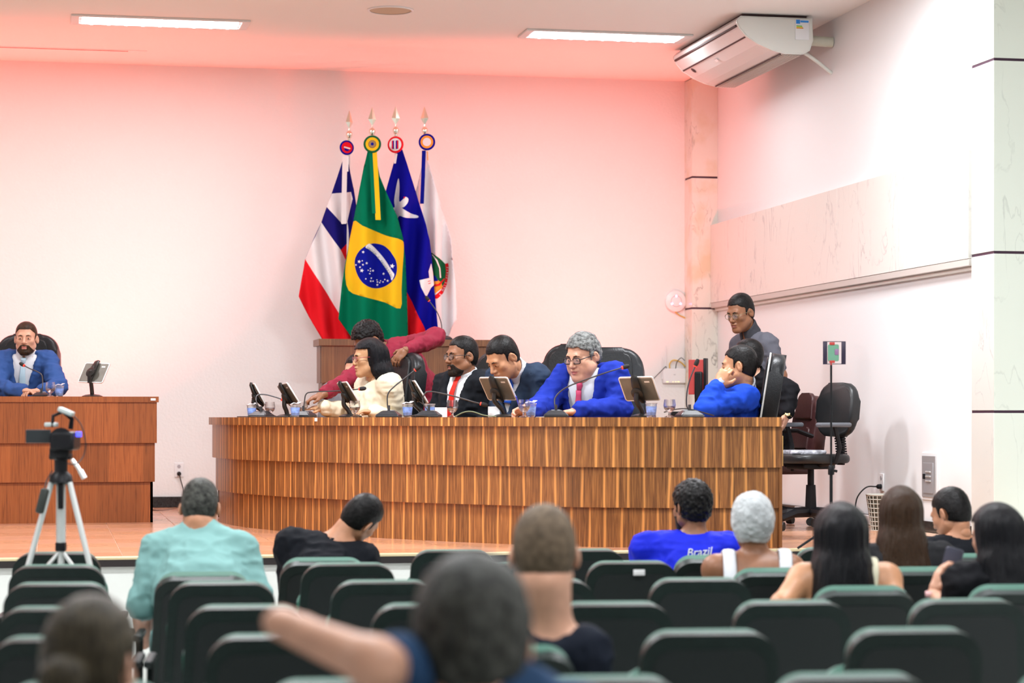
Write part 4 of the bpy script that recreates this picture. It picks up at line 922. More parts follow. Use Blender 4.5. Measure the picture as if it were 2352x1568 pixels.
# ================================================================== stand with phone, camcorder on tripod
pp = P(1909, HY, 12.75); t = thing('phone_stand', 'thin black stand with a phone held in a square frame', 'stand', (pp.x, pp.y, STAGE))
zz = lambda y: EYE-(y-HY)/FPX*12.75-STAGE
MB().tube([(0, 0, .06), (0, 0, zz(1075))], .0095, 10).tube([(0, 0, zz(1080)), (0, 0, zz(838))], .0062, 10).build('pole', m_leg, t)
MB().lathe([(.016, -.025), (.018, -.02), (.018, .02), (.014, .028)], 14, Matrix.Translation((0, 0, zz(1080)))).tube([(.012, 0, zz(1080)), (.035, 0, zz(1082))], .008, 8).build('clamp', m_black, t)
for j in range(3):
    a = math.radians(120*j+20); MB().tube([(0, 0, .14), (.2*math.cos(a), .2*math.sin(a), .008)], .007, 8).build('leg', m_leg, t)
Rf = Matrix.Rotation(-TH, 3, 'Z'); fc = Vector((*(RT*.018).xy, zz(810))); fw, fh = .128, .128; ft = thing_part = None
mb = MB()
for s in (-1, 1): mb.box(fc+Rf @ Vector((s*.052, 0, 0)), (.024, .006, fh), .001, Rf); mb.box(fc+Rf @ Vector((0, 0, s*.063)), (fw, .006, .004), .0005, Rf)
mb.build('square_frame', M('frame_black', (.03, .02, .045), .4), t)
mb = MB(); mb.tube([(0, 0, zz(838)), (0, 0, zz(830))], .005, 8); mb.box(fc+Rf @ Vector((-.012, .005, -.05)), (.03, .02, .014), .002, Rf); mb.box(fc+Rf @ Vector((-.012, .005, .052)), (.028, .02, .016), .002, Rf); mb.build('phone_clamp', M('red_clamp', (.5, .05, .04), .4), t)
phn = thing('phone', 'green-backed phone clamped in the square frame of the thin stand', 'phone', t.location + fc + Rf @ Vector((-.005, .004, 0)), -TH)
mb = MB(); plate(rrect(.062, .095, .008), .009, .003, XZ, mb); mb.build('body', M('phone_green', (.16, .36, .24), .3), phn)
mb = MB(); plate(rrect(.022, .034, .005), .003, .001, Matrix.Translation((.018, -.006, .005)) @ XZ, mb); mb.build('camera_bump', M('phone_violet', (.30, .16, .30), .3), phn)

TD = 10.3; tb_ = P(140, HY, TD); t = thing('camera_tripod', 'silver three-legged tripod standing among the hall seats', 'tripod', (tb_.x, tb_.y, 0))
def tl(px, py, dz=0): return P(px, py, TD+dz)-Vector((tb_.x, tb_.y, 0))
m_leg_s = M('tripod_silver', (.66, .68, .66), .35, metal=.35)
ends = [(tl(118, 1108, -.02), tl(20, 1460, -.1)), (tl(160, 1108, -.02), tl(250, 1475, -.1)), (tl(139, 1100, .03), tl(139, 1320, .12))]
for a, b in ends:
    d_ = (b-a); foot = a + d_*((a.z-.02)/(a.z-b.z)); m1 = a.lerp(foot, .5); m2 = a.lerp(foot, .8)
    lg = MB().tube([a, m1], .019, 8, flat=.7).build('leg', m_leg_s, t)
    MB().tube([a.lerp(foot, .48), foot], .013, 8).build('leg_section', m_alu, lg)
    MB().tube([a.lerp(foot, .46), a.lerp(foot, .51)], .024, 10).build('leg_lock', m_black, lg)
    MB().lathe([(.018, 0), (.02, .02), (.012, .03)], 12, Matrix.Translation(foot+Vector((0, 0, -.02)))).build('rubber_foot', m_blackrub, lg)
cz = lambda y: EYE-(y-HY)/FPX*TD
MB().tube([(0, 0, cz(1105)), (0, 0, cz(1256))], .022, 12).tube([(0, 0, cz(1256)), (0, 0, cz(1420))], .015, 12).build('centre_column', m_leg_s, t)
MB().box((0, -.02, cz(1140)), (.022, .03, .11), .003, Rf).build('crank_rack', m_black, t)
MB().box((0, 0, cz(1255)), (.045, .045, .04), .004, Rf).build('spreader_collar', m_black, t)
for (a, b), f in zip(ends[:2], (1, 1)): MB().tube([(0, 0, cz(1262)), a.lerp(a+(b-a)*((a.z-.02)/(a.z-b.z)), .42)], .009, 8).build('spreader_arm', m_alu, t)
MB().lathe([(.03, 0), (.055, .01), (.05, .04), (.03, .06), (.03, .11), (.045, .12), (.045, .14)], 16, Matrix.Translation((0, 0, cz(1112)))).box((-.0, 0, cz(1050)+.005), (.1, .07, .03), .008, Rf).build('pan_head', m_black, t)
MB().tube([tl(165, 1055), tl(178, 1072), tl(186, 1085)], .009, 8).tube([tl(184, 1080), tl(194, 1098)], .013, 8).build('pan_handle', m_alu, t)
cm = thing('camcorder', 'black camcorder with an open side screen on the silver tripod', 'camcorder', P(140, 1040, TD)); co = cm.location
def cl(px, py, dz=0): return P(px, py, TD+dz)-co
MB().tube([cl(140, 1008, -.08), cl(140, 1008, .1)], .052, 16).box(cl(150, 1012), (.11, .18, .085), .015, Rf).box(cl(140, 1038), (.09, .1, .05), .01, Rf).build('body', m_black, cm)
MB().tube([cl(140, 1008, .1), cl(140, 1008, .15)], [.04, .045], 16).build('lens', m_black, cm)
MB().box(cl(88, 1002), (.115, .012, .062), .004, Rf).build('side_screen', M('screen_grey', (.022, .027, .03), .35), cm)
MB().tube([cl(120, 980, -.02), cl(122, 955, -.02), cl(145, 945, -.0), cl(165, 962, .02), cl(162, 985, .02)], .012, 8, flat=.7).build('top_handle', m_black, cm)
MB().box(cl(118, 975), (.055, .06, .02), .006, Rf).box(cl(152, 945), (.07, .07, .022), .006, Rf @ Matrix.Rotation(.4, 3, 'Y')).build('top_mount', M('grey_top', (.45, .5, .48), .4), cm)
MB().box(cl(181, 997, -.05), (.026, .01, .024), .003, Rf).build('status_light', M('blue_lamp', (.05, .05, .9), .4, emit=(.08, .1, 1), es=1.6), cm)
bg = thing('battery_pack', 'small dark battery pack hanging from the tripod by a cord', 'battery', P(97, 1150, TD-.085)); bo = bg.location
MB().box((0, 0, 0), (.035, .045, .115), .01, Rf @ Matrix.Rotation(math.radians(14), 3, 'Y')).build('case', M('dark_case', (.03, .035, .03), .5), bg)
MB().tube([Vector((.01, 0, .055)), P(106, 1105, TD-.05)-bo, P(120, 1080, TD-.02)-bo], .003, 6).build('cord', m_cable, bg)
put(cable('camcorder_cable', [P(170, 955, TD), P(186, 975, TD), P(196, 1010, TD), P(194, 1040, TD), P(184, 1058, TD-.03), P(170, 1066, TD-.08), P(155, 1064, TD-.09)], .0028, m_cable, 'thin black cable curling beside the camcorder'))
# ================================================================== people: smooth-blended volumes turned into one skin
def vunit(v): return v/np.linalg.norm(v)
class Vol:
    def __init__(s, lo, hi, h):
        s.lo = np.array(lo, np.float64); s.h = h; s.n = np.maximum(2, np.ceil((np.array(hi)-s.lo)/h).astype(int)+1); s.v = np.full(s.n, 1.0, np.float32)
    def grid(s, lo, hi):
        a = np.clip(np.floor((np.array(lo)-s.lo)/s.h).astype(int), 0, s.n); b = np.clip(np.ceil((np.array(hi)-s.lo)/s.h).astype(int)+1, 0, s.n)
        if np.any(b <= a): return None, None
        sl = tuple(slice(i, j) for i, j in zip(a, b))
        X = [(s.lo[k]+s.h*np.arange(a[k], b[k])).astype(np.float32) for k in range(3)]
        return sl, np.stack(np.broadcast_arrays(X[0][:, None, None], X[1][None, :, None], X[2][None, None, :]), -1)
    def full(s): return s.grid(s.lo, s.lo+s.h*s.n)[1]
    def put(s, sl, d, k):
        a = s.v[sl]
        if k <= 0: s.v[sl] = np.minimum(a, d); return
        t = np.clip(.5+.5*(d-a)/k, 0, 1); s.v[sl] = d+(a-d)*t-k*t*(1-t)
    def cut(s, sl, d, k):                       # smooth subtraction of the body d
        a = s.v[sl]; t = np.clip(.5-.5*(a+d)/k, 0, 1); s.v[sl] = a+(-d-a)*t+k*t*(1-t)
    def cone(s, a, b, ra, rb, k=.03, flat=None, m=.055):
        a, b = np.array(a, np.float32), np.array(b, np.float32); r = max(ra, rb)+m
        sl, p = s.grid(np.minimum(a, b)-r, np.maximum(a, b)+r)
        if sl is None: return
        ab = b-a; t = np.clip(((p-a)@ab)/max(1e-9, ab@ab), 0, 1)
        d = np.linalg.norm(p-a-t[..., None]*ab, axis=-1)-(ra+(rb-ra)*t)
        if flat: d = np.maximum(d, (p-b)@vunit(ab)-flat)
        s.put(sl, d, k)
    def ell(s, c, r, R=None, k=.03, sub=False, m=.055):
        c = np.array(c, np.float32); r = np.array(r, np.float32); e = r.max()+m
        sl, p = s.grid(c-e, c+e)
        if sl is None: return
        q = p-c
        if R is not None: q = q@np.array(R, np.float32)
        k0 = np.linalg.norm(q/r, axis=-1); k1 = np.linalg.norm(q/(r*r), axis=-1); d = k0*(k0-1)/np.maximum(k1, 1e-6)
        (s.cut if sub else s.put)(sl, d, k)
    def mesh(s, v=None): return nets(s.v if v is None else v, s.lo, s.h)
    def sample(s, p):
        i = np.clip(np.round((np.array(p)-s.lo)/s.h).astype(int), 0, s.n-1); return s.v[tuple(i)]
CORN = np.array([(i, j, k) for i in (0, 1) for j in (0, 1) for k in (0, 1)])
EDG = [(a, b) for a in range(8) for b in range(a+1, 8) if np.abs(CORN[a]-CORN[b]).sum() == 1]
def nets(v, lo, h):
    v = np.pad(v, 1, constant_values=1.0); lo = np.array(lo)-h; s = v < 0; c = np.zeros(np.array(v.shape)-1, np.int8)
    for o in CORN: c += s[o[0]:v.shape[0]-1+o[0], o[1]:v.shape[1]-1+o[1], o[2]:v.shape[2]-1+o[2]]
    mask = (c > 0) & (c < 8); idx = np.argwhere(mask); ids = np.full(mask.shape, -1, np.int32); ids[mask] = np.arange(len(idx))
    cv = [v[tuple((idx+o).T)] for o in CORN]; acc = np.zeros((len(idx), 3)); cnt = np.zeros(len(idx))
    for a, b in EDG:
        x = (cv[a] < 0) != (cv[b] < 0); t = np.where(x, cv[a]/np.where(x, cv[a]-cv[b], 1), 0)
        acc += np.where(x[:, None], CORN[a]+t[:, None]*(CORN[b]-CORN[a]), 0); cnt += x
    V = lo+h*(idx+acc/np.maximum(cnt, 1)[:, None]); F = []
    for ax in range(3):
        u, w_ = [(1, 2), (2, 0), (0, 1)][ax]
        n = v.shape; A = [slice(1, n[k]-1) for k in range(3)]; A[ax] = slice(0, n[ax]-1); B = list(A); B[ax] = slice(1, n[ax])
        s0, s1 = s[tuple(A)], s[tuple(B)]; e = np.argwhere(s0 != s1); e0 = e.copy()
        for k in range(3):
            if k != ax: e0[:, k] += 1
        sg = s0[tuple(e.T)]; du = np.zeros(3, int); du[u] = 1; dw = np.zeros(3, int); dw[w_] = 1
        q = np.stack([ids[tuple((e0-du-dw).T)], ids[tuple((e0-dw).T)], ids[tuple(e0.T)], ids[tuple((e0-du).T)]], 1)
        q[~sg] = q[~sg][:, ::-1]; F.append(q)
    F = np.concatenate(F); return V, F[(F >= 0).all(1)]
def vnormals(V, F):
    n = np.cross(V[F[:, 2]]-V[F[:, 0]], V[F[:, 3]]-V[F[:, 1]]); N = np.zeros_like(V)
    for k in range(4): np.add.at(N, F[:, k], n)
    return N/np.maximum(np.linalg.norm(N, axis=1), 1e-9)[:, None]
RNG = np.random.RandomState(3); LAT = RNG.rand(32, 32, 32).astype(np.float32)*2-1
def vnoise(p):
    i = np.floor(p).astype(int); f = p-i; f = f*f*(3-2*f); o = 0
    for a in (0, 1):
        for b in (0, 1):
            for c in (0, 1): o = o+LAT[(i[:, 0]+a) % 32, (i[:, 1]+b) % 32, (i[:, 2]+c) % 32]*np.abs(1-a-f[:, 0])*np.abs(1-b-f[:, 1])*np.abs(1-c-f[:, 2])
    return o
def relax(V, F, it=2):
    E = np.concatenate([F[:, [i, (i+1) % 4]] for i in range(4)]); n = np.bincount(E.ravel(), minlength=len(V)).astype(float)
    for _ in range(it):
        S = np.zeros_like(V)
        for k in range(3): S[:, k] = np.bincount(E[:, 0], V[E[:, 1], k], len(V))+np.bincount(E[:, 1], V[E[:, 0], k], len(V))
        V = .5*V+.5*S/np.maximum(n, 1)[:, None]
    return V
def np_obj(name, parts, mats, parent, origin, mi=None):
    V = np.concatenate([p[0] for p in parts]); k = 0; Fs = []
    for p in parts: Fs.append(p[1]+k); k += len(p[0])
    F = np.concatenate(Fs); me = bpy.data.meshes.new(name); V = (V-np.array(origin)).astype(np.float32)
    me.vertices.add(len(V)); me.vertices.foreach_set('co', V.ravel()); me.loops.add(F.size); me.loops.foreach_set('vertex_index', F.astype(np.int32).ravel())
    me.polygons.add(len(F)); me.polygons.foreach_set('loop_start', np.arange(0, F.size, 4, dtype=np.int32))
    if mi is not None: me.polygons.foreach_set('material_index', mi.astype(np.int32))
    me.update(calc_edges=True); me.validate()
    return finish(me, name, mats, parent, True)

# ---------------------------------------------------------------- heads, worked out once per kind in their own frame (+y face, +z up)
def head_vol(kind):
    f = kind == 'female'; b = kind == 'heavy'; jw = .90 if f else (1.17 if b else 1.0)
    s = Vol((-.12, -.14, -.165), (.12, .155, .155), .0042)
    s.ell((0, -.014, .042), (.0765, .099, .088), k=.02)
    s.ell((0, .03, -.03), (.061*jw, .062, .088), k=.03)
    s.ell((0, .02, -.062), (.058*jw, .06, .05), k=.03)
    for x in (-1, 1):
        s.cone((x*.05*jw, -.002, -.055), (x*.018, .07, -.104), .022, .018, .03)
        s.ell((x*.043*jw, .058, -.02), (.021, .023, .02), k=.025)
        if b: s.ell((x*.048, .045, -.06), (.03, .035, .035), k=.03)
    s.ell((0, .078, -.102), (.022, .019, .017), k=.025)
    if b: s.ell((0, .04, -.115), (.055, .05, .03), k=.03)
    s.cone((-.034, .081, .024), (.034, .081, .024), .011 if f else .0135, .011 if f else .0135, .02)
    for x in (-1, 1): s.ell((x*.031, .101, .003), (.019, .016, .0125), k=.014, sub=True)
    s.cone((0, .09, .014), (0, .113 if not f else .108, -.028), .0075, .0125 if not f else .0105, .014)
    for x in (-1, 1): s.ell((x*.0125, .1, -.033), (.0095, .011, .008), k=.008)
    s.ell((0, .094, -.058), (.026, .0135, .010), k=.012); s.ell((0, .091, -.074), (.022, .0135, .009), k=.01)
    for x in (-1, 1): s.ell((x*.01, .106, -.066), (.016, .007, .0022), k=.004, sub=True)
    for x in (-1, 1): s.ell((x*.031, .0815, .002), (.0155, .0125, .0115), k=.005)           # lids
    for x in (-1, 1):
        R = Matrix.Rotation(x*.5, 3, 'Z') @ Matrix.Rotation(-.2, 3, 'X')
        s.ell((x*.081*(1 if not b else 1.04), -.014, -.006), (.0078, .020, .032), R, k=.008); s.ell((x*.0905*(1 if not b else 1.04), -.010, -.001), (.0075, .0105, .019), R, k=.004, sub=True)
    s.cone((0, -.022, -.04), (0, -.028, -.115), .044 if f else .048, .042 if f else .045, .03)
    return s
HV = {k: head_vol(k) for k in ('male', 'heavy', 'female')}; HM = {k: HV[k].mesh() for k in HV}
def hair_mesh(style, kind):
    """hair or headwear in the head frame"""
    base = HV[kind]; v = Vol((-.16, -.2, -.42 if 'long' in style else -.20), (.16, .155, .19), .0052)
    p = v.full()
    v.ell((0, -.014, .042), (.0765, .099, .088), k=.01); v.ell((0, -.03, -.005), (.0745, .078, .085), k=.03)
    x, y, z = p[..., 0], p[..., 1], p[..., 2]; ax_ = np.abs(x)
    th = dict(short=.006, fade=.005, curly=.016, grey=.011, stubble=.0022, long=.011, long_straight=.011, bun=.008, net=.016, wave=.012)[style]
    top = np.clip((z-.04)/.06, 0, 1)
    t = th*(.35+.65*top) if style in ('fade', 'short') else th
    if style == 'curly': t = th*(.5+.5*np.clip((z-.0)/.06, 0, 1))
    d = v.v-t
    # hairline: keep what lies behind a slanted line from forehead to nape, and above the sideburn
    fr = .074 if style not in ('stubble',) else .085
    inface = np.minimum(y-(.024-.25*np.clip(-z-.01, 0, 1)), (fr-.25*np.clip(ax_-.04, 0, .05)*4)-z)      # >0 inside the bare face
    nape = -.075 if kind != 'female' else -.09
    below = (nape+.55*np.clip(y+.085, 0, 1))-z                                            # >0 below the hair edge
    ear = .026-np.sqrt(((y+.01)/1.0)**2+((z+.008)/1.35)**2)-np.clip(.06-ax_, 0, 1)*5        # >0 around the ears
    if style in ('long', 'long_straight'):
        v.v[:] = d
        for xx in (-1, 1):
            v.cone((xx*.055, -.02, .05), (xx*.066, -.035, -.10), .04, .042, .03); v.cone((xx*.066, -.035, -.10), (xx*.080, -.10, -.25), .042, .04, .03)
        v.cone((0, -.07, .02), (0, -.085, -.12), .07, .07, .04); v.cone((0, -.085, -.12), (0, -.15, -.28), .07, .05, .04)
        v.cone((-.05, -.075, -.1), (-.07, -.14, -.30), .05, .04, .04); v.cone((.05, -.075, -.1), (.07, -.14, -.30), .05, .04, .04)
        d = v.v.copy(); inface2 = np.minimum(y-(.03-.35*np.clip(ax_-.035, 0, 1)), .068-z); d = np.maximum(d, inface2)
        inner = np.minimum(np.minimum(y+.03, .062-ax_), -.02-z); d = np.maximum(d, inner)
    else:
        d = np.maximum(d, inface)
        if style != 'net': d = np.maximum(d, below)
        else: d = np.maximum(d, -.082-z)
        if style not in ('net',): d = np.maximum(d, ear)
    if style == 'bun':
        v.v[:] = d; v.ell((.0, -.128, -.035), (.048, .04, .048), k=.015); d = v.v
    V, F = nets(d, v.lo, v.h); N = vnormals(V, F)
    if style == 'curly': V = V+N*(vnoise(V*95)*.0055)[:, None]
    elif style == 'grey': V = V+N*(vnoise(V*np.array([70, 45, 60]))*.0045)[:, None]
    elif style in ('long', 'long_straight', 'wave'): V = V+N*((vnoise(V*np.array([130, 130, 9]))*.004+vnoise(V*np.array([45, 45, 5]))*.004)*np.clip(1.1-N[:, 2]*1.3, 0, 1))[:, None]
    elif style == 'net': V = V+N*(vnoise(V*60)*.0035)[:, None]
    elif style == 'bun': V = V+N*(vnoise(V*np.array([90, 20, 40]))*.002)[:, None]
    else: V = V+N*(vnoise(V*120)*.0012)[:, None]
    return V, F
HAIRC = {}
def beard_mesh(kind, full):
    v = HV[kind]; p = v.full(); x, y, z = p[..., 0], p[..., 1], p[..., 2]; ax_ = np.abs(x)
    t = (.0011+.0022*np.clip((-.08-z)/.04, 0, 1)) if full else (.0014+.0018*np.clip((-.09-z)/.03, 0, 1))
    d = v.v-t
    d = np.maximum(d, z-(-.048+np.clip(ax_-.03, 0, 1)*(.3 if full else -1.2)))
    if full: d = np.maximum(d, .03-y-.6*np.clip(-.05-z, 0, 1))
    else: d = np.maximum(d, .028-y)
    d = np.maximum(d, np.minimum(np.minimum(.019-ax_, y-.085), .012-np.abs(z+.068)))       # leave the mouth free
    d = np.maximum(d, -.128-z)
    V, F = nets(d, v.lo, v.h); return V+vnormals(V, F)*.0008, F

def skin_mat(name, c, rough=.45): return M('skin_'+name, c, rough, var=.08, vs=30, bump=.04, bs=300)
SK = dict(fair=skin_mat('fair', (.62, .33, .22)), tan=skin_mat('tan', (.46, .21, .115)), warm=skin_mat('warm', (.52, .25, .13)), brown=skin_mat('brown', (.25, .105, .052)), dark=skin_mat('dark', (.115, .05, .028)), olive=skin_mat('olive', (.50, .27, .14)))
LIP = dict(fair=M('lip_fair', (.50, .17, .14), .4), tan=M('lip_tan', (.34, .12, .085), .4), warm=M('lip_warm', (.4, .13, .1), .4), brown=M('lip_brown', (.26, .09, .07), .4), dark=M('lip_dark', (.16, .06, .05), .4), olive=M('lip_olive', (.42, .13, .11), .4))
HR = dict(beard=M('beard_dark', (.018, .012, .009), .6, spec=.15, var=.5, vs=80, bump=.3, bs=200), black=M('hair_black', (.008, .007, .007), .42, spec=.2, var=.5, vs=60, bump=.25, bs=160), brown=M('hair_brown', (.035, .018, .009), .45, spec=.2, var=.5, vs=60, bump=.25, bs=160), grey=M('hair_grey', (.15, .155, .15), .5, spec=.2, var=.75, vs=55, bump=.6, bs=120),
          salt=M('hair_salt', (.042, .042, .036), .5, spec=.2, var=.8, vs=40, bump=.6, bs=120), stub=M('hair_stubble', (.12, .085, .055), .6, spec=.2, var=.4, vs=40, bump=.3, bs=300), long_black=M('hair_long_black', (.006, .006, .008), .3, spec=.2, var=.4, vs=90, bump=.6, bs=90, stretch=(6, 6, .6)),
          long_brown=M('hair_long_brown', (.040, .020, .010), .36, spec=.2, var=.6, vs=90, bump=.6, bs=90, stretch=(6, 6, .6)), ash=M('hair_ash', (.045, .035, .02), .45, spec=.2, var=.7, vs=30, bump=.5, bs=100, stretch=(5, 1, 1)))
m_eye = M('eye_white', (.62, .58, .54), .2); m_iris = M('eye_iris', (.03, .015, .008), .15)

def head_frame(yaw, pitch, roll):
    a = math.radians(yaw); fw = camdir(math.sin(a), -math.cos(a)); up = Vector((0, 0, 1)); X = fw.cross(up)
    p = math.radians(pitch); fw, up = fw*math.cos(p)-up*math.sin(p), up*math.cos(p)+fw*math.sin(p)
    r = math.radians(roll); up, X = up*math.cos(r)+X*math.sin(r), X*math.cos(r)-up*math.sin(r)
    return np.array([X, fw, up]).T           # columns: right, face, up

def hand_mesh(wrist, fdir, pnorm, curl=.5, side=1, size=1.0, spread=.2):
    """palm and five fingers; fdir: along the fingers, pnorm: out of the palm, side: +1 thumb towards fdir x pnorm"""
    f = vunit(np.array(fdir, float)); n = np.array(pnorm, float); n = vunit(n-f*(n@f)); t = np.cross(f, n)*side; w_ = np.array(wrist, float); s = size
    e = .215*s; v = Vol(w_-e, w_+e, .0052)
    L = lambda a, b, c: w_+s*(f*a+t*b+n*c)
    v.ell(L(.052, 0, 0), np.array((.05, .041, .017))*s, np.array([f, t, n]).T, k=.012); v.cone(L(-.012, 0, 0), L(.02, 0, 0), .026*s, .026*s, .02)
    v.ell(L(.04, .022, .010), np.array((.03, .016, .014))*s, np.array([f, t, n]).T, k=.012)
    for i, (b, ln) in enumerate(((.030, .073), (.0105, .082), (-.0105, .076), (-.0305, .060))):
        a0 = L(.092-.004*abs(i-1), b, 0); ang = curl*(.55+.12*i); d0 = f*math.cos(ang)+n*math.sin(ang)+t*b*spread*6; seg = [.45, .31, .24]; r = .0088*s if i < 3 else .0076*s; p = a0
        for j, q in enumerate(seg):
            an = ang+curl*(.9*j); d = f*math.cos(an)+n*math.sin(an)+t*(b*spread*6); d = vunit(d); p2 = p+d*ln*s*q; v.cone(p, p2, r*(1-.06*j), r*(.94-.06*j), .006); p = p2
    p = L(.022, .03, .004); d = vunit(f*.62+t*.72+n*.25); p2 = p+d*.042*s; v.cone(p, p2, .0125*s, .0105*s, .012); d = vunit(f*.85+t*.25+n*.45*max(.3, curl)); v.cone(p2, p2+d*.03*s, .0105*s, .0085*s, .006)
    return v.mesh()

def person(label, head, yaw, pitch=0, roll=0, kind='male', hs=1.0, skin='tan', neck=None, sh=None, el=None, wr=None, pelvis=None, knees=None, feet=None, hands=(None, None),
           top='suit', mats=None, hair=None, hairmat='black', beard=None, glasses=None, tie=None, girth=1.0, sleeve=.93, arms=1.0, body_yaw=None, trousers=None, group=None, vopen=(.075, .30), collar=True, res=.0105, hairscale=None, watch=None, nk=1.0, drop=.0, strap=None, headz=1.0, ncut=None):
    """one person: body (a single skin) with clothing, hair and the like as children.  Lists run (right, left) of the person."""
    A = lambda q: np.array(q, float)
    H = A(head); N = A(neck); S = [A(q) for q in sh]; Pv = A(pelvis); E = [A(q) for q in el]; W = [A(q) for q in wr]
    U = vunit(N-Pv); X = vunit(S[0]-S[1]); X = vunit(X-U*(X@U)); Fw = np.cross(U, X); RB = np.array([X, Fw, U]).T; g = girth; mid = (S[0]+S[1])/2; w_ = np.linalg.norm(S[0]-S[1])
    R = head_frame(yaw, pitch, roll); base = Vector((Pv[0], Pv[1], min(q[2] for q in feet)-.0)) if feet is not None else Vector((Pv[0], Pv[1], Pv[2]))
    allp = np.array([H, N, Pv]+S+E+W); lo, hi = allp.min(0)-.26, allp.max(0)+.26; hi[2] = max(N[2], S[0][2], S[1][2], E[0][2], E[1][2])+.16
    T = Vol(lo, hi, res)
    tc_ = mid-U*.02
    T.cone(S[0]-X*.01, S[1]+X*.01, .062*min(g, 1.12), .062*min(g, 1.12), .04)
    T.ell(mid-U*.13+Fw*.012, (w_*.47+.012, .118*g, .20), RB, k=.05)
    T.ell(Pv+U*.22*(np.linalg.norm(N-Pv)/.5)+Fw*.015*g, (w_*.40*g+.012, .118*g*(1.12 if g > 1.15 else 1), .19), RB, k=.06)
    T.ell(Pv+U*.03, (.165*g, .13*g, .13), RB, k=.06)
    for q in S: T.cone(N-U*.02, q-U*.01, .045*nk, .05, .03)
    if kind == 'female' and top != 'bare':
        for x in (-1, 1): T.ell(mid-U*.17+Fw*.10*g+X*x*.075, (.065, .055, .07), RB, k=.04)
    tor = T.v.copy()
    # --- body skin
    B = Vol(lo, hi, res); B.v = tor.copy()
    hb = H+R@A((0, -.03, -.07))*hs
    B.cone(hb, N-U*.02, .053*nk*hs, .06*nk, .03)
    for i in range(2):
        B.cone(S[i], E[i], .052*arms, .042*arms, .03); B.cone(E[i], W[i], .042*arms, .028*arms, .03)
    V, F = B.mesh(); parts = [(V, F)]
    if knees is not None:
        K = [A(q) for q in knees]; Q = [A(q) for q in feet]; lp = np.array(K+Q+[Pv]); LG = Vol(lp.min(0)-.2, lp.max(0)+.2, .016)
        for i, x in enumerate((1, -1)):
            hp = Pv+X*x*.09-U*.03; LG.cone(hp, K[i], .085*g, .06, .05); LG.cone(K[i], Q[i]+A((0, 0, .07)), .058, .042, .03)
            fd = Fw*A((1, 1, 0)); fd = vunit(fd); LG.cone(Q[i]+A((0, 0, .045))-fd*.03, Q[i]+A((0, 0, .032))+fd*.17, .042, .03, .02)
        leg = LG.mesh(); parts.append(leg)
    hv, hf = HM[kind]; sc = A((hs, hs, hs*headz)); parts.append(((hv*sc)@R.T+H, hf)); nface = sum(len(p[1]) for p in parts[:-1])
    for i in range(2):
        if hands[i]:
            hd = dict(hands[i]); parts.append(hand_mesh(W[i], hd['f'], hd['n'], hd.get('curl', .5), hd.get('side', 1), hd.get('size', 1.0)))
    mi = np.zeros(sum(len(p[1]) for p in parts), int); c = hv[hf].mean(1)
    lip = (np.abs(c[:, 0]) < .0215) & (c[:, 1] > .093) & (c[:, 2] < -.0575+.25*-np.abs(c[:, 0])) & (c[:, 2] > -.0795+.35*np.abs(c[:, 0])); mi[nface:nface+len(hf)][lip] = 1
    body = np_obj('person', parts, [SK[skin], LIP[skin]], None, base, mi); body.location = base; tag(body, label, 'person', group)
    if mats is None: mats = {}
    # --- eyes, brows
    tr = lambda q: Vector(H+R@(A(q)*sc))-base
    Q3 = Matrix(R.tolist()).to_4x4()
    for x in (-1, 1):
        mb = MB(); mx = Matrix.Translation(tr((x*.031, .0805, .0015))) @ Q3 @ Matrix.Rotation(math.radians(-90), 4, 'X')
        mb.lathe([(.0126*hs*math.sin(a), .0126*hs*math.cos(a)) for a in [math.pi*i/8 for i in range(9)]], 12, mx, cap=False)
        eo = mb.build('eye', m_eye, body, True); MB().lathe([(.0058*hs, .0118*hs), (.003*hs, .0131*hs), (0, .0133*hs)], 10, mx).build('iris', m_iris, eo)
        MB().tube([tr((x*.014, .0965, .0225)), tr((x*.03, .0965, .0275)), tr((x*.047, .086, .0225))], [.003*hs, .0036*hs, .0022*hs], 6).build('eyebrow', HR[hairmat if hairmat not in ('grey', 'stub', 'long_black', 'long_brown', 'ash') else 'brown'], body, True)
    # --- hair
    if hair:
        key = (hair, kind)
        if key not in HAIRC: HAIRC[key] = hair_mesh(hair, kind)
        v, f = HAIRC[key]; hsx = A(hairscale or (1, 1, 1)); v = v*np.where(v[:, 2:3] < 0, hsx, A((hsx[0], hsx[1], 1)))
        hm = HR[hairmat]
        nm = 'hair'
        if hair == 'net': nm, hm = 'hair_net', m_net; v2, f2 = HAIRC.setdefault(('short', kind), hair_mesh('short', kind)); np_obj('hair', [((v2*sc)@R.T+H, f2)], [HR['black']], body, base)
        np_obj(nm, [((v*sc)@R.T+H, f)], [hm], body, base)
    if beard:
        key = ('b', beard, kind)
        if key not in HAIRC: HAIRC[key] = beard_mesh(kind, beard == 'full')
        v, f = HAIRC[key]; np_obj('beard', [((v*sc)@R.T+H, f)], [HR['beard' if hairmat == 'black' else 'brown']], body, base)
    if glasses:
        mb = MB(); gm, shape = glasses
        for x in (-1, 1):
            pts = [(x*.033+px*.026, .103-abs(px)*.004, .0+pz*(.019 if shape == 'round' else .0165)) for px, pz in [(math.copysign(abs(math.cos(a))**(1 if shape == 'round' else .55), math.cos(a)), math.copysign(abs(math.sin(a))**(1 if shape == 'round' else .55), math.sin(a))) for a in [2*math.pi*j/20 for j in range(21)]]]
            mb.tube([tr(q) for q in pts], .0021 if shape != 'thick' else .0032, 6)
            mb.tube([tr((x*.059, .099, .006)), tr((x*.073, .07, .008)), tr((x*.083, .0, .006)), tr((x*.084, -.02, -.006))], .0019 if shape != 'thick' else .003, 6)
        mb.tube([tr((-.009, .107, .004)), tr((0, .112, .007)), tr((.009, .107, .004))], .0018, 6); go = mb.build('glasses', gm, body, True)
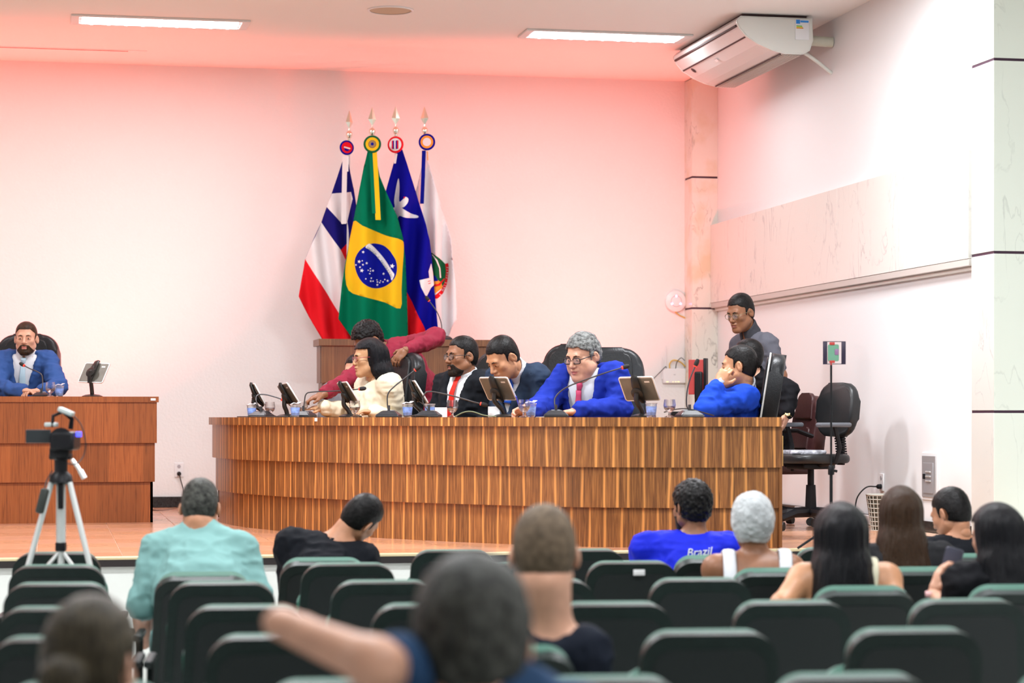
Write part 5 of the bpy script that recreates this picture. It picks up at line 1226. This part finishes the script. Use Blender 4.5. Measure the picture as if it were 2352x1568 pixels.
        for x in (-1, 1):
            mb = MB(); mb.lathe([(.0235*hs, 0), (.0235*hs, .0008), (0, .0008)], 18, Matrix.Translation(tr((x*.033, .1025, 0))) @ Q3 @ Matrix.Rotation(math.radians(-90), 4, 'X') @ Matrix.Diagonal((1, .68, 1, 1))); mb.build('lens', m_lensg, go, True)
    # --- clothing
    p = T.full(); rel = p-N.astype(np.float32); xx = rel@X.astype(np.float32); uu = rel@U.astype(np.float32); ff = rel@Fw.astype(np.float32)
    def clip_hem(d, h): return np.maximum(d, -((p-Pv.astype(np.float32))@U.astype(np.float32))-h)
    na = vunit(hb-N); nd = np.linalg.norm(rel-((rel@na.astype(np.float32))[..., None])*na.astype(np.float32), axis=-1); nax = rel@na.astype(np.float32)
    nck = np.minimum((ncut or (.066 if top in ('suit',) else .070))*nk-nd, nax+.035)      # inside this the neck stays free
    def wrinkle(V, F, amt=.005, sc=(12, 12, 19)):
        Nn = vnormals(V, F); q = (V-np.array(base)); rv = V-N; amt = amt*np.clip((np.linalg.norm(rv-(rv@na)[:, None]*na, axis=1)-.07*nk)/.06, .05, 1); r1 = 1-2.2*np.abs(vnoise(q*np.array(sc)+7)); r2 = 1-2.2*np.abs(vnoise(q*np.array([26, 26, 34])+3)); return V+Nn*(.002+amt*np.clip(.75*r1+.45*r2+.5*vnoise(q*9+11), -.35, 2))[:, None]
    def garment(name, infl, slv, hem, mat, wr_=.005, lap=False, inf_arm=None, parent=body, cuts=()):
        G = Vol(lo, hi, res); G.v = tor-infl
        ia = inf_arm or infl
        for i in range(2):
            fu = min(1, slv*2) if slv <= .5 else 1
            e_ = S[i]+(E[i]-S[i])*fu; G.cone(S[i], e_, .054*arms+ia, (.054+(.045-.054)*fu)*arms+ia, .025, flat=.0 if slv <= .5 else None)
            if slv > .5: fl_ = min(1.06, (slv-.5)*2+.06); G.cone(E[i], E[i]+(W[i]-E[i])*fl_, .045*arms+ia, (.045+(.03-.045)*fl_)*arms+ia*.95, .02, flat=.0)
        d = clip_hem(G.v, hem)
        if lap:
            wv, L = vopen; wd = np.abs(xx)-wv*np.clip(1+uu/L, 0, 1.2); fr = (ff > 0) & (uu > -L-.02)
            d = np.where(fr & (wd < .052) & (wd > -.02), d-.007, d)
            d = np.maximum(d, -np.maximum(np.maximum(np.maximum(wd, -ff+.02), -L-uu), tor-.034))
        else: d = np.maximum(d, np.where(uu > -.2, nck-.0, -1))
        if lap: d = np.maximum(d, nck-.004)
        V, F = nets(d, lo, res); V = wrinkle(relax(V, F, 3), F, wr_)
        return np_obj(name, [(V, F)], [mat], parent, base)
    if top == 'suit':
        garment('jacket', .017, sleeve, .16, mats['jacket'], .011, True)
        d = np.maximum(clip_hem(tor-.007, .1), nck); V, F = nets(d, lo, res); so = np_obj('shirt', [(relax(V, F), F)], [mats['shirt']], body, base)
        for i in range(2):                     # shirt cuffs
            dv = vunit(W[i]-E[i]); MB().tube([Vector(W[i]-dv*.04)-base, Vector(W[i]+dv*.010)-base], .035*arms, 14, cap=False).build('cuff', mats['shirt'], so, True)
    elif top in ('shirt', 'polo', 'tee'):
        garment('shirt', .010 if top != 'tee' else .009, sleeve, .14, mats['shirt'], .013 if top == 'shirt' else .009, False, .014 if sleeve <= .5 else .010)
    elif top == 'blouse':
        garment('blouse', .010, sleeve, .14, mats['shirt'], .012, False, .018)
    elif top == 'tank':
        d = np.maximum(clip_hem(tor-.006, .14), uu+.16+.55*np.clip(np.abs(xx)-.1, 0, 1)); V, F = nets(d, lo, res); so = np_obj('tank_top', [(V, F)], [mats['shirt']], body, base)
        for x in (-1, 1):
            tsr = []
            for a in np.linspace(-1, 1, 13):
                st_ = N+X*x*strap[0]+U*(-.02-.14*a*a-.0)+Fw*a*.10; dirn = vunit(X*0+U*max(0, 1-abs(a))*1+Fw*a)
                q = st_.copy()
                for _ in range(60):
                    if T.sample(q) > .007: break
                    q = q+dirn*.006
                tsr.append(Vector(q)-base)
            MB().tube(tsr, strap[1], 8, flat=.3, ref=tuple(U)).build('shoulder_strap', mats.get('strap', mats['shirt']), so, True)
    if collar and top in ('suit', 'shirt', 'polo'):
        CV = Vol(N-.16, N+.18, .0058); pc = CV.full()-N.astype(np.float32); ca = pc@na.astype(np.float32); cd = np.linalg.norm(pc-ca[..., None]*na.astype(np.float32), axis=-1); cf = pc@Fw.astype(np.float32); cxx = np.abs(pc@X.astype(np.float32))
        rr = .0635*nk+.010*np.clip((.03-ca)/.05, 0, 1.6); dcol = np.maximum(np.abs(cd-rr)-.0065, np.maximum(ca-(.072-.50*np.clip(cf, 0, .08)), -.02-ca-.55*np.clip(cf, 0, .08)))
        dcol = np.maximum(dcol, np.where(cf > .02, (.006+.35*np.clip(.03-ca, 0, .1)*.4)-cxx, -1))
        V, F = nets(dcol, CV.lo, CV.h); np_obj('collar', [(V, F)], [mats.get('collar', mats['shirt'])], body, base)
    if tie:
        tm_, tlen = tie; pts = []
        for a in np.linspace(.0, tlen, 14):
            q = N+U*(.026-a)+Fw*.02
            for _ in range(80):
                if T.sample(q) > .014: break
                q = q+Fw*.004
            pts.append(q+Fw*.006)
        pts = [Vector(q)-base for q in pts]; k = len(pts); ws = [.016, .019]+[.018+.0019*i for i in range(k-2)]
        kn = MB().tube([pts[0]+Vector(U)*.012, pts[0]-Vector(U)*.004, pts[1]-Vector(U)*.006], [.019, .021, .013], 10, flat=.6, ref=tuple(Fw)).build('tie_knot', tm_, body, True)
        MB().tube(pts[1:], ws[1:], 8, flat=.28, ref=tuple(Fw)).build('tie', tm_, body, True)
    if trousers is not None and knees is not None:
        LG.v -= .012; cutz = min(q[2] for q in Q)+.07; pz_ = LG.full()[..., 2]; V, F = nets(np.maximum(LG.v, cutz-pz_), LG.lo, LG.h); np_obj('trousers', [(V, F)], [trousers], body, base)
        for q in Q:
            SV = Vol(q-.25, q+.25, .014); fd = vunit(Fw*A((1, 1, 0))); SV.cone(q+A((0, 0, .05))-fd*.03, q+A((0, 0, .037))+fd*.18, .048, .038, .02); SV.v = np.maximum(SV.v, np.maximum(q[2]-SV.full()[..., 2], SV.full()[..., 2]-q[2]-.085)); np_obj('shoe', [SV.mesh()], [m_blackrub], body, base)
    if watch:
        i, wm, face_m = watch; dv = vunit(W[i]-E[i]); c0 = W[i]+dv*.014; ex = Vector(dv); MB().tube([Vector(c0-dv*.011)-base, Vector(c0+dv*.011)-base], .034*arms, 16, cap=False).build('watch_strap', wm, body, True)
        out = vunit(np.cross(dv, np.array(AW)))*.034*arms; vdir = vunit(A(-np.array(AW))-dv*(A(-np.array(AW))@dv)); MB().lathe([(.019, -.004), (.019, .005), (.016, .007), (0, .007)], 16, Matrix.Translation(Vector(c0+vdir*.034*arms)-base) @ Vector(vdir).to_track_quat('Z', 'Y').to_matrix().to_4x4()).build('watch_face', face_m, body, True)
    return body, base
m_net = M('white_hair_net', (.66, .69, .70), .8, alpha=.66, var=.25, vs=18, bump=.5, bs=90)
m_lensg = M('spectacle_lens', (.9, .9, .95), .05, alpha=.06)
# ================================================================== the people in the photograph
def CM(n, c, r=.75, **k): return M('cloth_'+n, c, r, spec=.12, bump=.08, bs=350, **k)
def pose(mid, d, w_, yaw, tilt=0):
    a = math.radians(yaw); fw = camdir(math.sin(a), -math.cos(a)); X = fw.cross(UP); m = P(*mid, d)
    return [m+X*w_/2+UP*tilt, m-X*w_/2-UP*tilt], fw, X
def sit(px, d, yaw, floor=STAGE, z=.57, kn=.40):
    a = math.radians(yaw); fw = camdir(math.sin(a), -math.cos(a)); X = fw.cross(UP); p = P(px, HY, d); p.z = floor+z
    k = [p+fw*kn+X*s*.12+UP*(-.04) for s in (1, -1)]; f = [Vector((*(q+fw*.04).xy, floor)) for q in k]
    return dict(pelvis=p, knees=k, feet=f)
def rest(S, fw, X, fwd=.2, drop=.27, out=.05):
    el = [S[i]+X*s*out-UP*drop+fw*.04 for i, s in ((0, 1), (1, -1))]; wr = [el[i]+fw*fwd-X*s*.07-UP*.02 for i, s in ((0, 1), (1, -1))]
    return el, wr
def hn(f, n, curl=.45, side=1, size=1): return dict(f=f, n=n, curl=curl, side=side, size=size)
m_tr = CM('dark_trousers', (.015, .016, .02)); m_jeans = CM('jeans', (.05, .09, .2)); m_wshirt = CM('white_shirt', (.74, .76, .80), .6)
m_gblack = M('glasses_black', (.02, .016, .016), .3); m_gred = M('glasses_red', (.28, .03, .05), .3)
DN = -UP
# 1 seated at the red-brown desk
S, fw, X = pose((58, 830), 17.05, .34, 2)
person('seated person in a mid-blue suit and pale blue tie at the red-brown desk', P(60, 778, 16.98), 4, 2, 0, skin='fair', neck=P(58, 822, 17.03), sh=S, el=[P(-8, 892, 16.82), P(134, 888, 16.85)], wr=[P(52, 898, 16.68), P(96, 898, 16.68)],
       hands=(hn(RT*.8-AW*.35, DN, .5, 1), hn(-RT*.8-AW*.3, DN, .6, -1)), mats=dict(jacket=CM('midblue_suit', (.035, .085, .26)), shirt=m_wshirt), hair='short', hairmat='brown', beard='goatee', tie=(CM('pale_blue_tie', (.52, .70, .80), .5), .36), vopen=(.085, .40), trousers=m_tr, nk=1.05, headz=.97, **sit(58, 17.25, 0, STAGE+.15))
# 2 in the cream blouse
S, fw, X = pose((870, 886), 15.24, .32, -58)
cream = CM('cream_blouse', (.74, .66, .50), .7)
person('seated person with long dark hair and red glasses in a cream blouse', P(847, 822, 15.16), -72, 6, 0, 'female', .98, 'olive', neck=P(863, 868, 15.2), sh=S, el=[P(815, 948, 15.46), P(914, 978, 15.2)], wr=[P(744, 936, 15.26), P(860, 945, 14.95)],
       hands=(hn(-RT*.9+AW*.2, DN+AW*.3, .5, 1, .92), hn(-RT*.8-AW*.2, DN, .4, -1, .92)), top='blouse', mats=dict(shirt=cream), hair='long', hairmat='long_black', hairscale=(1, 1, .92), glasses=(m_gred, 'square'), trousers=m_tr, sleeve=.95, nk=.9, girth=1.05, **sit(850, 15.33, -55))
# 3 bending over in burgundy
burg = CM('burgundy_shirt', (.26, .022, .045), .6)
person('person in a burgundy shirt bending over a black leather chair and reaching for a tablet', P(846, 782, 15.85), -58, 38, 0, skin='brown', neck=P(884, 806, 15.95), sh=[P(853, 842, 15.72), P(922, 800, 16.05)], el=[P(800, 872, 15.56), P(1002, 775, 15.75)], wr=[P(744, 905, 15.25), P(932, 803, 15.4)],
       hands=(hn(-RT*.9-UP*.3, DN+AW*.2, .5, 1), hn(-RT*.5-UP*.5-AW*.1, DN-RT*.4+AW*.5, .6, -1, .92)), pelvis=P(965, 905, 16.3), knees=[P(950, 1050, 16.1), P(1000, 1050, 16.1)], feet=[Vector((*P(955, HY, 16.2).xy, STAGE)), Vector((*P(1005, HY, 16.2).xy, STAGE))],
       top='shirt', mats=dict(shirt=burg), hair='curly', hairmat='black', trousers=m_jeans, sleeve=.93, girth=1.08)
# 4 hardly seen behind
S, fw, X = pose((812, 900), 16.7, .34, -10)
el, wr = rest(S, fw, X)
person('mostly hidden person with dark hair seated before the lectern behind the burgundy arm', P(817, 855, 16.65), -20, 5, 0, skin='fair', neck=P(812, 893, 16.7), sh=S, el=el, wr=wr, top='tee', mats=dict(shirt=CM('grey_tee', (.2, .2, .22))), hair='short', hairmat='black', sleeve=.3, trousers=m_tr, collar=False, res=.013, **sit(815, 16.75, -10))
# 5 black suit, red tie
S, fw, X = pose((1070, 880), 14.92, .36, -42)
person('seated person in a black suit with a bright red tie and glasses', P(1061, 818, 14.86), -58, 4, 0, skin='brown', neck=P(1070, 868, 14.9), sh=S, el=[P(1003, 968, 15.05), P(1118, 976, 14.84)], wr=[P(1000, 990, 14.8), P(1062, 990, 14.62)],
       mats=dict(jacket=CM('black_suit', (.012, .014, .018)), shirt=m_wshirt), hair='fade', hairmat='black', beard='goatee', glasses=(m_gblack, 'thin'), tie=(CM('red_tie', (.72, .03, .02), .5), .34), vopen=(.085, .38), trousers=m_tr, hs=1.02, **sit(1072, 15.0, -42, kn=.34))
# 6 navy suit looking down
S, fw, X = pose((1189, 864), 14.46, .32, -38)
p6_, b6 = person('seated person in a dark navy suit with head bowed and a blue tie', P(1155, 822, 14.27), -52, 34, 0, skin='warm', neck=P(1183, 850, 14.37), sh=S, el=[P(1150, 955, 14.42), P(1232, 962, 14.36)], wr=[P(1148, 990, 14.3), P(1196, 990, 14.2)],
       mats=dict(jacket=CM('navy_suit', (.026, .042, .075)), shirt=m_wshirt), hair='fade', hairmat='black', beard=None, tie=(CM('blue_tie', (.03, .11, .55), .5), .2), vopen=(.075, .33), trousers=m_tr, hs=1.06, nk=1.12, girth=.95, **sit(1202, 14.58, -38, kn=.34))
# 7 grey-haired, royal blue suit
S, fw, X = pose((1355, 866), 14.16, .35, -28)
person('grey-haired seated person in a royal blue suit with a pink tie and black glasses', P(1339, 818, 14.1), -42, 17, 0, 'heavy', 1.10, 'fair', neck=P(1352, 868, 14.17), sh=S, el=[P(1252, 928, 14.08), P(1424, 938, 14.02)], wr=[P(1222, 941, 13.83), P(1328, 945, 13.82)],
       hands=(hn(-RT*.9-AW*.1-UP*.1, DN*.6-AW*.5, .9, 1), hn(-RT*.95-UP*.05, DN, .25, -1)), mats=dict(jacket=CM('royal_suit', (.012, .03, .30)), shirt=CM('pale_grey_shirt', (.60, .62, .66), .6)), hair='grey', hairmat='grey', glasses=(m_gblack, 'thick'), tie=(CM('pink_tie', (.55, .07, .15), .5), .36), vopen=(.095, .60), trousers=m_tr, girth=1.3, arms=1.2, nk=1.15, **sit(1372, 14.4, -14))
pn = tag(MB().tube([Vector((0, 0, 0)), P(1185, 910, 13.72)-P(1194, 938, 13.76)], .0042, 8).build('pen', M('pen_blue', (.05, .08, .6), .3)), 'blue pen in the writing hand on the striped desk', 'pen'); pn.location = P(1194, 938, 13.76)
# 8 leaning on a fist at the right end
S, fw, X = pose((1709, 914), 13.98, .34, -95)
person('seated person in a bright blue suit resting the cheek on a fist', P(1697, 842, 13.9), -103, 4, 4, skin='warm', neck=P(1708, 888, 13.97), sh=S, el=[P(1650, 945, 14.2), P(1618, 940, 13.6)], wr=[P(1610, 950, 14.05), P(1650, 884, 13.72)],
       hands=(hn(-RT, DN, .4, 1), hn(RT*.42+UP*.85+AW*.05, AW*.8+RT*.4, 1.15, -1, 1.02)), mats=dict(jacket=CM('bright_blue_suit', (.010, .055, .46)), shirt=m_wshirt), hair='short', hairmat='black', vopen=(.06, .25), trousers=m_tr, sleeve=.90, girth=1.06, watch=(1, M('watch_violet', (.09, .07, .28), .3), M('watch_glass', (.55, .60, .75), .15, metal=.4)), **sit(1666, 14.06, -95))
# 9 standing in grey polo
S, fw, X = pose((1732, 792), 16.25, .28, -52)
person('standing person in a grey polo shirt and glasses looking down', P(1701, 718, 16.15), -46, 18, 0, hs=1.03, skin='brown', neck=P(1722, 762, 16.22), sh=S, el=[P(1688, 872, 16.45), P(1793, 862, 16.12)], wr=[P(1700, 930, 16.3), P(1778, 925, 15.98)],
       hands=(hn(DN, RT, .4, 1), hn(DN, -RT, .4, -1)), pelvis=P(1745, 925, 16.35), knees=[P(1735, 1060, 16.35), P(1765, 1060, 16.25)], feet=[Vector((*P(1738, HY, 16.4).xy, STAGE)), Vector((*P(1770, HY, 16.3).xy, STAGE))],
       top='polo', mats=dict(shirt=CM('grey_polo', (.12, .12, .145), .7), collar=CM('dark_polo_collar', (.055, .055, .065))), hair='short', hairmat='black', girth=.9, glasses=(M('glasses_gilt', (.25, .2, .12), .3, metal=.6), 'round'), sleeve=.36, trousers=m_tr)
# 10 in black at the desk end
S, fw, X = pose((1752, 878), 15.65, .38, -88)
person('person in black with a gold watch seated behind the fist-leaning person', P(1716, 822, 15.58), -110, 0, 0, skin='fair', neck=P(1738, 866, 15.63), sh=S, el=[P(1750, 950, 15.9), P(1812, 898, 15.34)], wr=[P(1700, 965, 15.85), P(1807, 950, 15.28)],
       hands=(None, hn(DN-RT*.25, AW*.4-RT, .5, -1)), top='shirt', mats=dict(shirt=CM('black_shirt', (.008, .008, .010))), hair='short', hairmat='black', sleeve=.93, trousers=m_tr, arms=1.1, watch=(1, M('watch_gold', (.75, .55, .18), .2, metal=1), M('watch_gold_face', (.7, .6, .35), .2, metal=.7)), **sit(1768, 15.7, -75))

# ---------------------------------------------------------------- the audience, seen from behind
def aud(label, row, col, head, dh, nk_, dn_, mid, d, w_, yaw=180, byaw=180, pitch=8, roll=0, tilt=0, el=None, wr=None, **k):
    S, fw, X = pose(mid, d, w_, byaw, tilt)
    e2, w2 = rest(S, fw, X, .22, .27, -.005)
    sx, sy = seat_xy(row, col); p = Vector((sx, sy+.17, .56)); f = Vector((math.sin(-RZ)*-1*0, 1, 0)); f = Vector((.1, 1, 0)).normalized(); Xr = f.cross(UP)
    kn = [p+f*.42+Xr*s*.12-UP*.05 for s in (1, -1)]; ft = [Vector((*(q+f*.03).xy, 0)) for q in kn]
    return person(label, P(*head, dh), yaw, pitch, roll, neck=P(*nk_, dn_), sh=S, el=el or e2, wr=wr or w2, pelvis=p, knees=kn, feet=ft, trousers=k.pop('trousers', m_tr), group='people watching from the hall seats', **k)
aud('seated person in a teal shirt with short dark hair, head bowed', 'B', 1, (460, 1168), 10.22, (459, 1202), 10.18, (459, 1262), 10.16, .36, pitch=22, el=[P(598, 1395, 10.1), P(328, 1395, 10.1)], wr=[P(575, 1470, 10.35), P(330, 1475, 10.35)],
    skin='tan', top='tee', ncut=.045, collar=False, mats=dict(shirt=CM('teal_shirt', (.20, .37, .355), .8)), hair='short', hairmat='salt', sleeve=.47, girth=1.3, arms=1.2, nk=1.15, hs=1.02)
aud('slumped person in black with the head tipped to one side', 'A', 2, (828, 1192), 11.15, (775, 1238), 11.12, (752, 1268), 11.1, .36, yaw=152, pitch=28, roll=34, tilt=-.035, skin='tan', top='tee', mats=dict(shirt=CM('black_tee', (.006, .007, .010))), hair='short', hairmat='black', sleeve=.47, girth=1.1, nk=1.1, collar=False, arms=1.15)
brz, bb = aud('seated person in a blue shirt with white lettering on the back and a dark beard', 'A', 5, (1588, 1166), 11.2, (1592, 1226), 11.18, (1578, 1260), 11.16, .40, yaw=-152, byaw=176, pitch=4, skin='brown', top='tee', mats=dict(shirt=CM('blue_jersey', (.010, .02, .52), .6)), hair='curly', hairmat='black', beard='full', sleeve=.47, girth=1.1, arms=1.15, collar=False)
aud('seated person with a white hair net and bare shoulders', 'B', 5, (1728, 1203), 10.2, (1736, 1268), 10.18, (1730, 1306), 10.16, .34, pitch=4, kind='female', skin='brown', top='tank', mats=dict(shirt=CM('white_top', (.75, .75, .78))), strap=(.125, .03), hair='net', nk=.95, girth=1.1, hs=1.02)
aud('seated person with long brown hair', 'B', 6, (2068, 1184), 10.35, (2078, 1250), 10.33, (2080, 1285), 10.32, .33, pitch=2, kind='female', skin='olive', top='tee', mats=dict(shirt=CM('dark_top', (.02, .02, .022))), hair='long_straight', hairmat='long_brown', hairscale=(1.0, 1.02, 1.2), sleeve=.4, nk=.9, collar=False)
aud('person in black with a faded haircut looking down', 'A', 7, (2184, 1180), 11.3, (2200, 1236), 11.27, (2208, 1268), 11.25, .36, yaw=-140, byaw=-165, pitch=22, skin='tan', top='tee', mats=dict(shirt=CM('black_tee2', (.008, .009, .012))), hair='fade', hairmat='black', sleeve=.47, collar=False)
aud('seated person with waist-long black hair and bare arms', 'C', 5, (1930, 1230), 9.15, (1942, 1298), 9.13, (1940, 1328), 9.12, .34, pitch=2, kind='female', skin='warm', top='tank', mats=dict(shirt=CM('dark_tank', (.01, .01, .012)), strap=CM('cream_strap', (.66, .62, .46))), strap=(.11, .014), hair='long_straight', hairmat='long_black', hairscale=(1.1, 1.15, 1.35), nk=.95, el=[P(2062, 1400, 8.98), P(1795, 1390, 8.98)], wr=[P(2050, 1450, 9.2), P(1810, 1450, 9.2)], arms=1.05)
pw, pb = aud('person with shoulder-long dark hair holding up a phone', 'C', 6, (2285, 1232), 9.2, (2298, 1300), 9.17, (2300, 1338), 9.15, .34, yaw=-152, byaw=-168, pitch=8, kind='female', skin='fair', top='blouse', mats=dict(shirt=CM('black_blouse', (.008, .008, .010))), hair='long_straight', hairmat='long_black', hairscale=(1.08, 1.02, 1.12), sleeve=.62, nk=.95, collar=False,
    el=[P(2380, 1420, 9.15), P(2195, 1425, 9.2)], wr=[P(2262, 1345, 9.42), P(2146, 1360, 9.38)], hands=(hn(UP*.5-RT*.75, AW-RT*.2, .5, 1, .9), hn(UP*.95+RT*.2, RT+AW*.2, .55, -1, .92)))
aud('person with a shaved head and dark navy shirt', 'E', 2, (1250, 1274), 6.72, (1258, 1424), 6.7, (1228, 1498), 6.68, .31, pitch=8, skin='fair', top='tee', mats=dict(shirt=CM('navy_tee', (.010, .013, .022))), hair='stubble', hairmat='stub', sleeve=.47, nk=1.3, collar=False, hs=1.15)
aud('person with greying dark hair stretching a bare arm over the seats', 'G', 1, (1085, 1478), 4.05, (1095, 1650), 4.03, (1125, 1610), 4.02, .28, pitch=10, skin='fair', top='tee', mats=dict(shirt=CM('blue_grey_tee', (.02, .05, .11))), hair='wave', hairmat='salt', sleeve=.22, collar=False, hs=1.17, arms=1.0, el=[P(1330, 1950, 4.05), P(862, 1524, 3.86)], wr=[P(1280, 2100, 4.2), P(640, 1430, 4.0)], hands=(None, hn(AW+RT*.12, DN, .35, -1)), tilt=-.04)
aud('person with brown hair gathered in a bun', 'G', 0, (212, 1528), 4.6, (218, 1660), 4.58, (218, 1720), 4.56, .32, yaw=165, pitch=8, kind='female', skin='fair', top='tee', mats=dict(shirt=CM('plum_top', (.06, .03, .05))), hair='bun', hairmat='ash', sleeve=.45, collar=False, hs=1.06)
# lettering on the blue jersey
v, f = text_mesh('Brazil', .055); c0 = P(1606, 1266, 11.16-.145); cu_ = []
for a in v: cu_.append(c0 + RT*(a[0]+a[1]*.18) + UP*(a[1]-.02+.08*(a[0]))-AW*.0 - bb)
me = bpy.data.meshes.new('lettering'); me.from_pydata(cu_, [], f); lt = finish(me, 'lettering', M('white_print', (.85, .85, .88), .6), [c for c in brz.children if c.name.startswith('shirt')][0], None)
lt.modifiers.new('thickness', 'SOLIDIFY').thickness = .012
# hand-held phone of the person at the hall seats
ph = thing('phone', 'dark phone in a violet case held up by the person with shoulder-long dark hair', 'phone', P(2184, 1300, 9.42), face(160))
mb = MB(); plate(rrect(.075, .155, .01), .012, .004, Matrix.Rotation(.25, 4, 'Y') @ XZ, mb); mb.build('case', M('phone_case', (.07, .075, .11), .5), ph)
mb = MB(); plate(rrect(.068, .148, .008), .002, .0006, Matrix.Rotation(.25, 4, 'Y') @ Matrix.Translation((0, .0065, 0)) @ XZ, mb); mb.build('screen', M('phone_screen', (.05, .05, .1), .1), ph)
# pink wristband, lapel pin
wbp = P(2146, 1364, 9.38); MB().tube([wbp-pb-Vector((0, 0, .012)), wbp-pb+Vector((.0, .0, .012))], .037, 14).build('wristband', CM('pink_band', (.75, .45, .45)), pw, True)
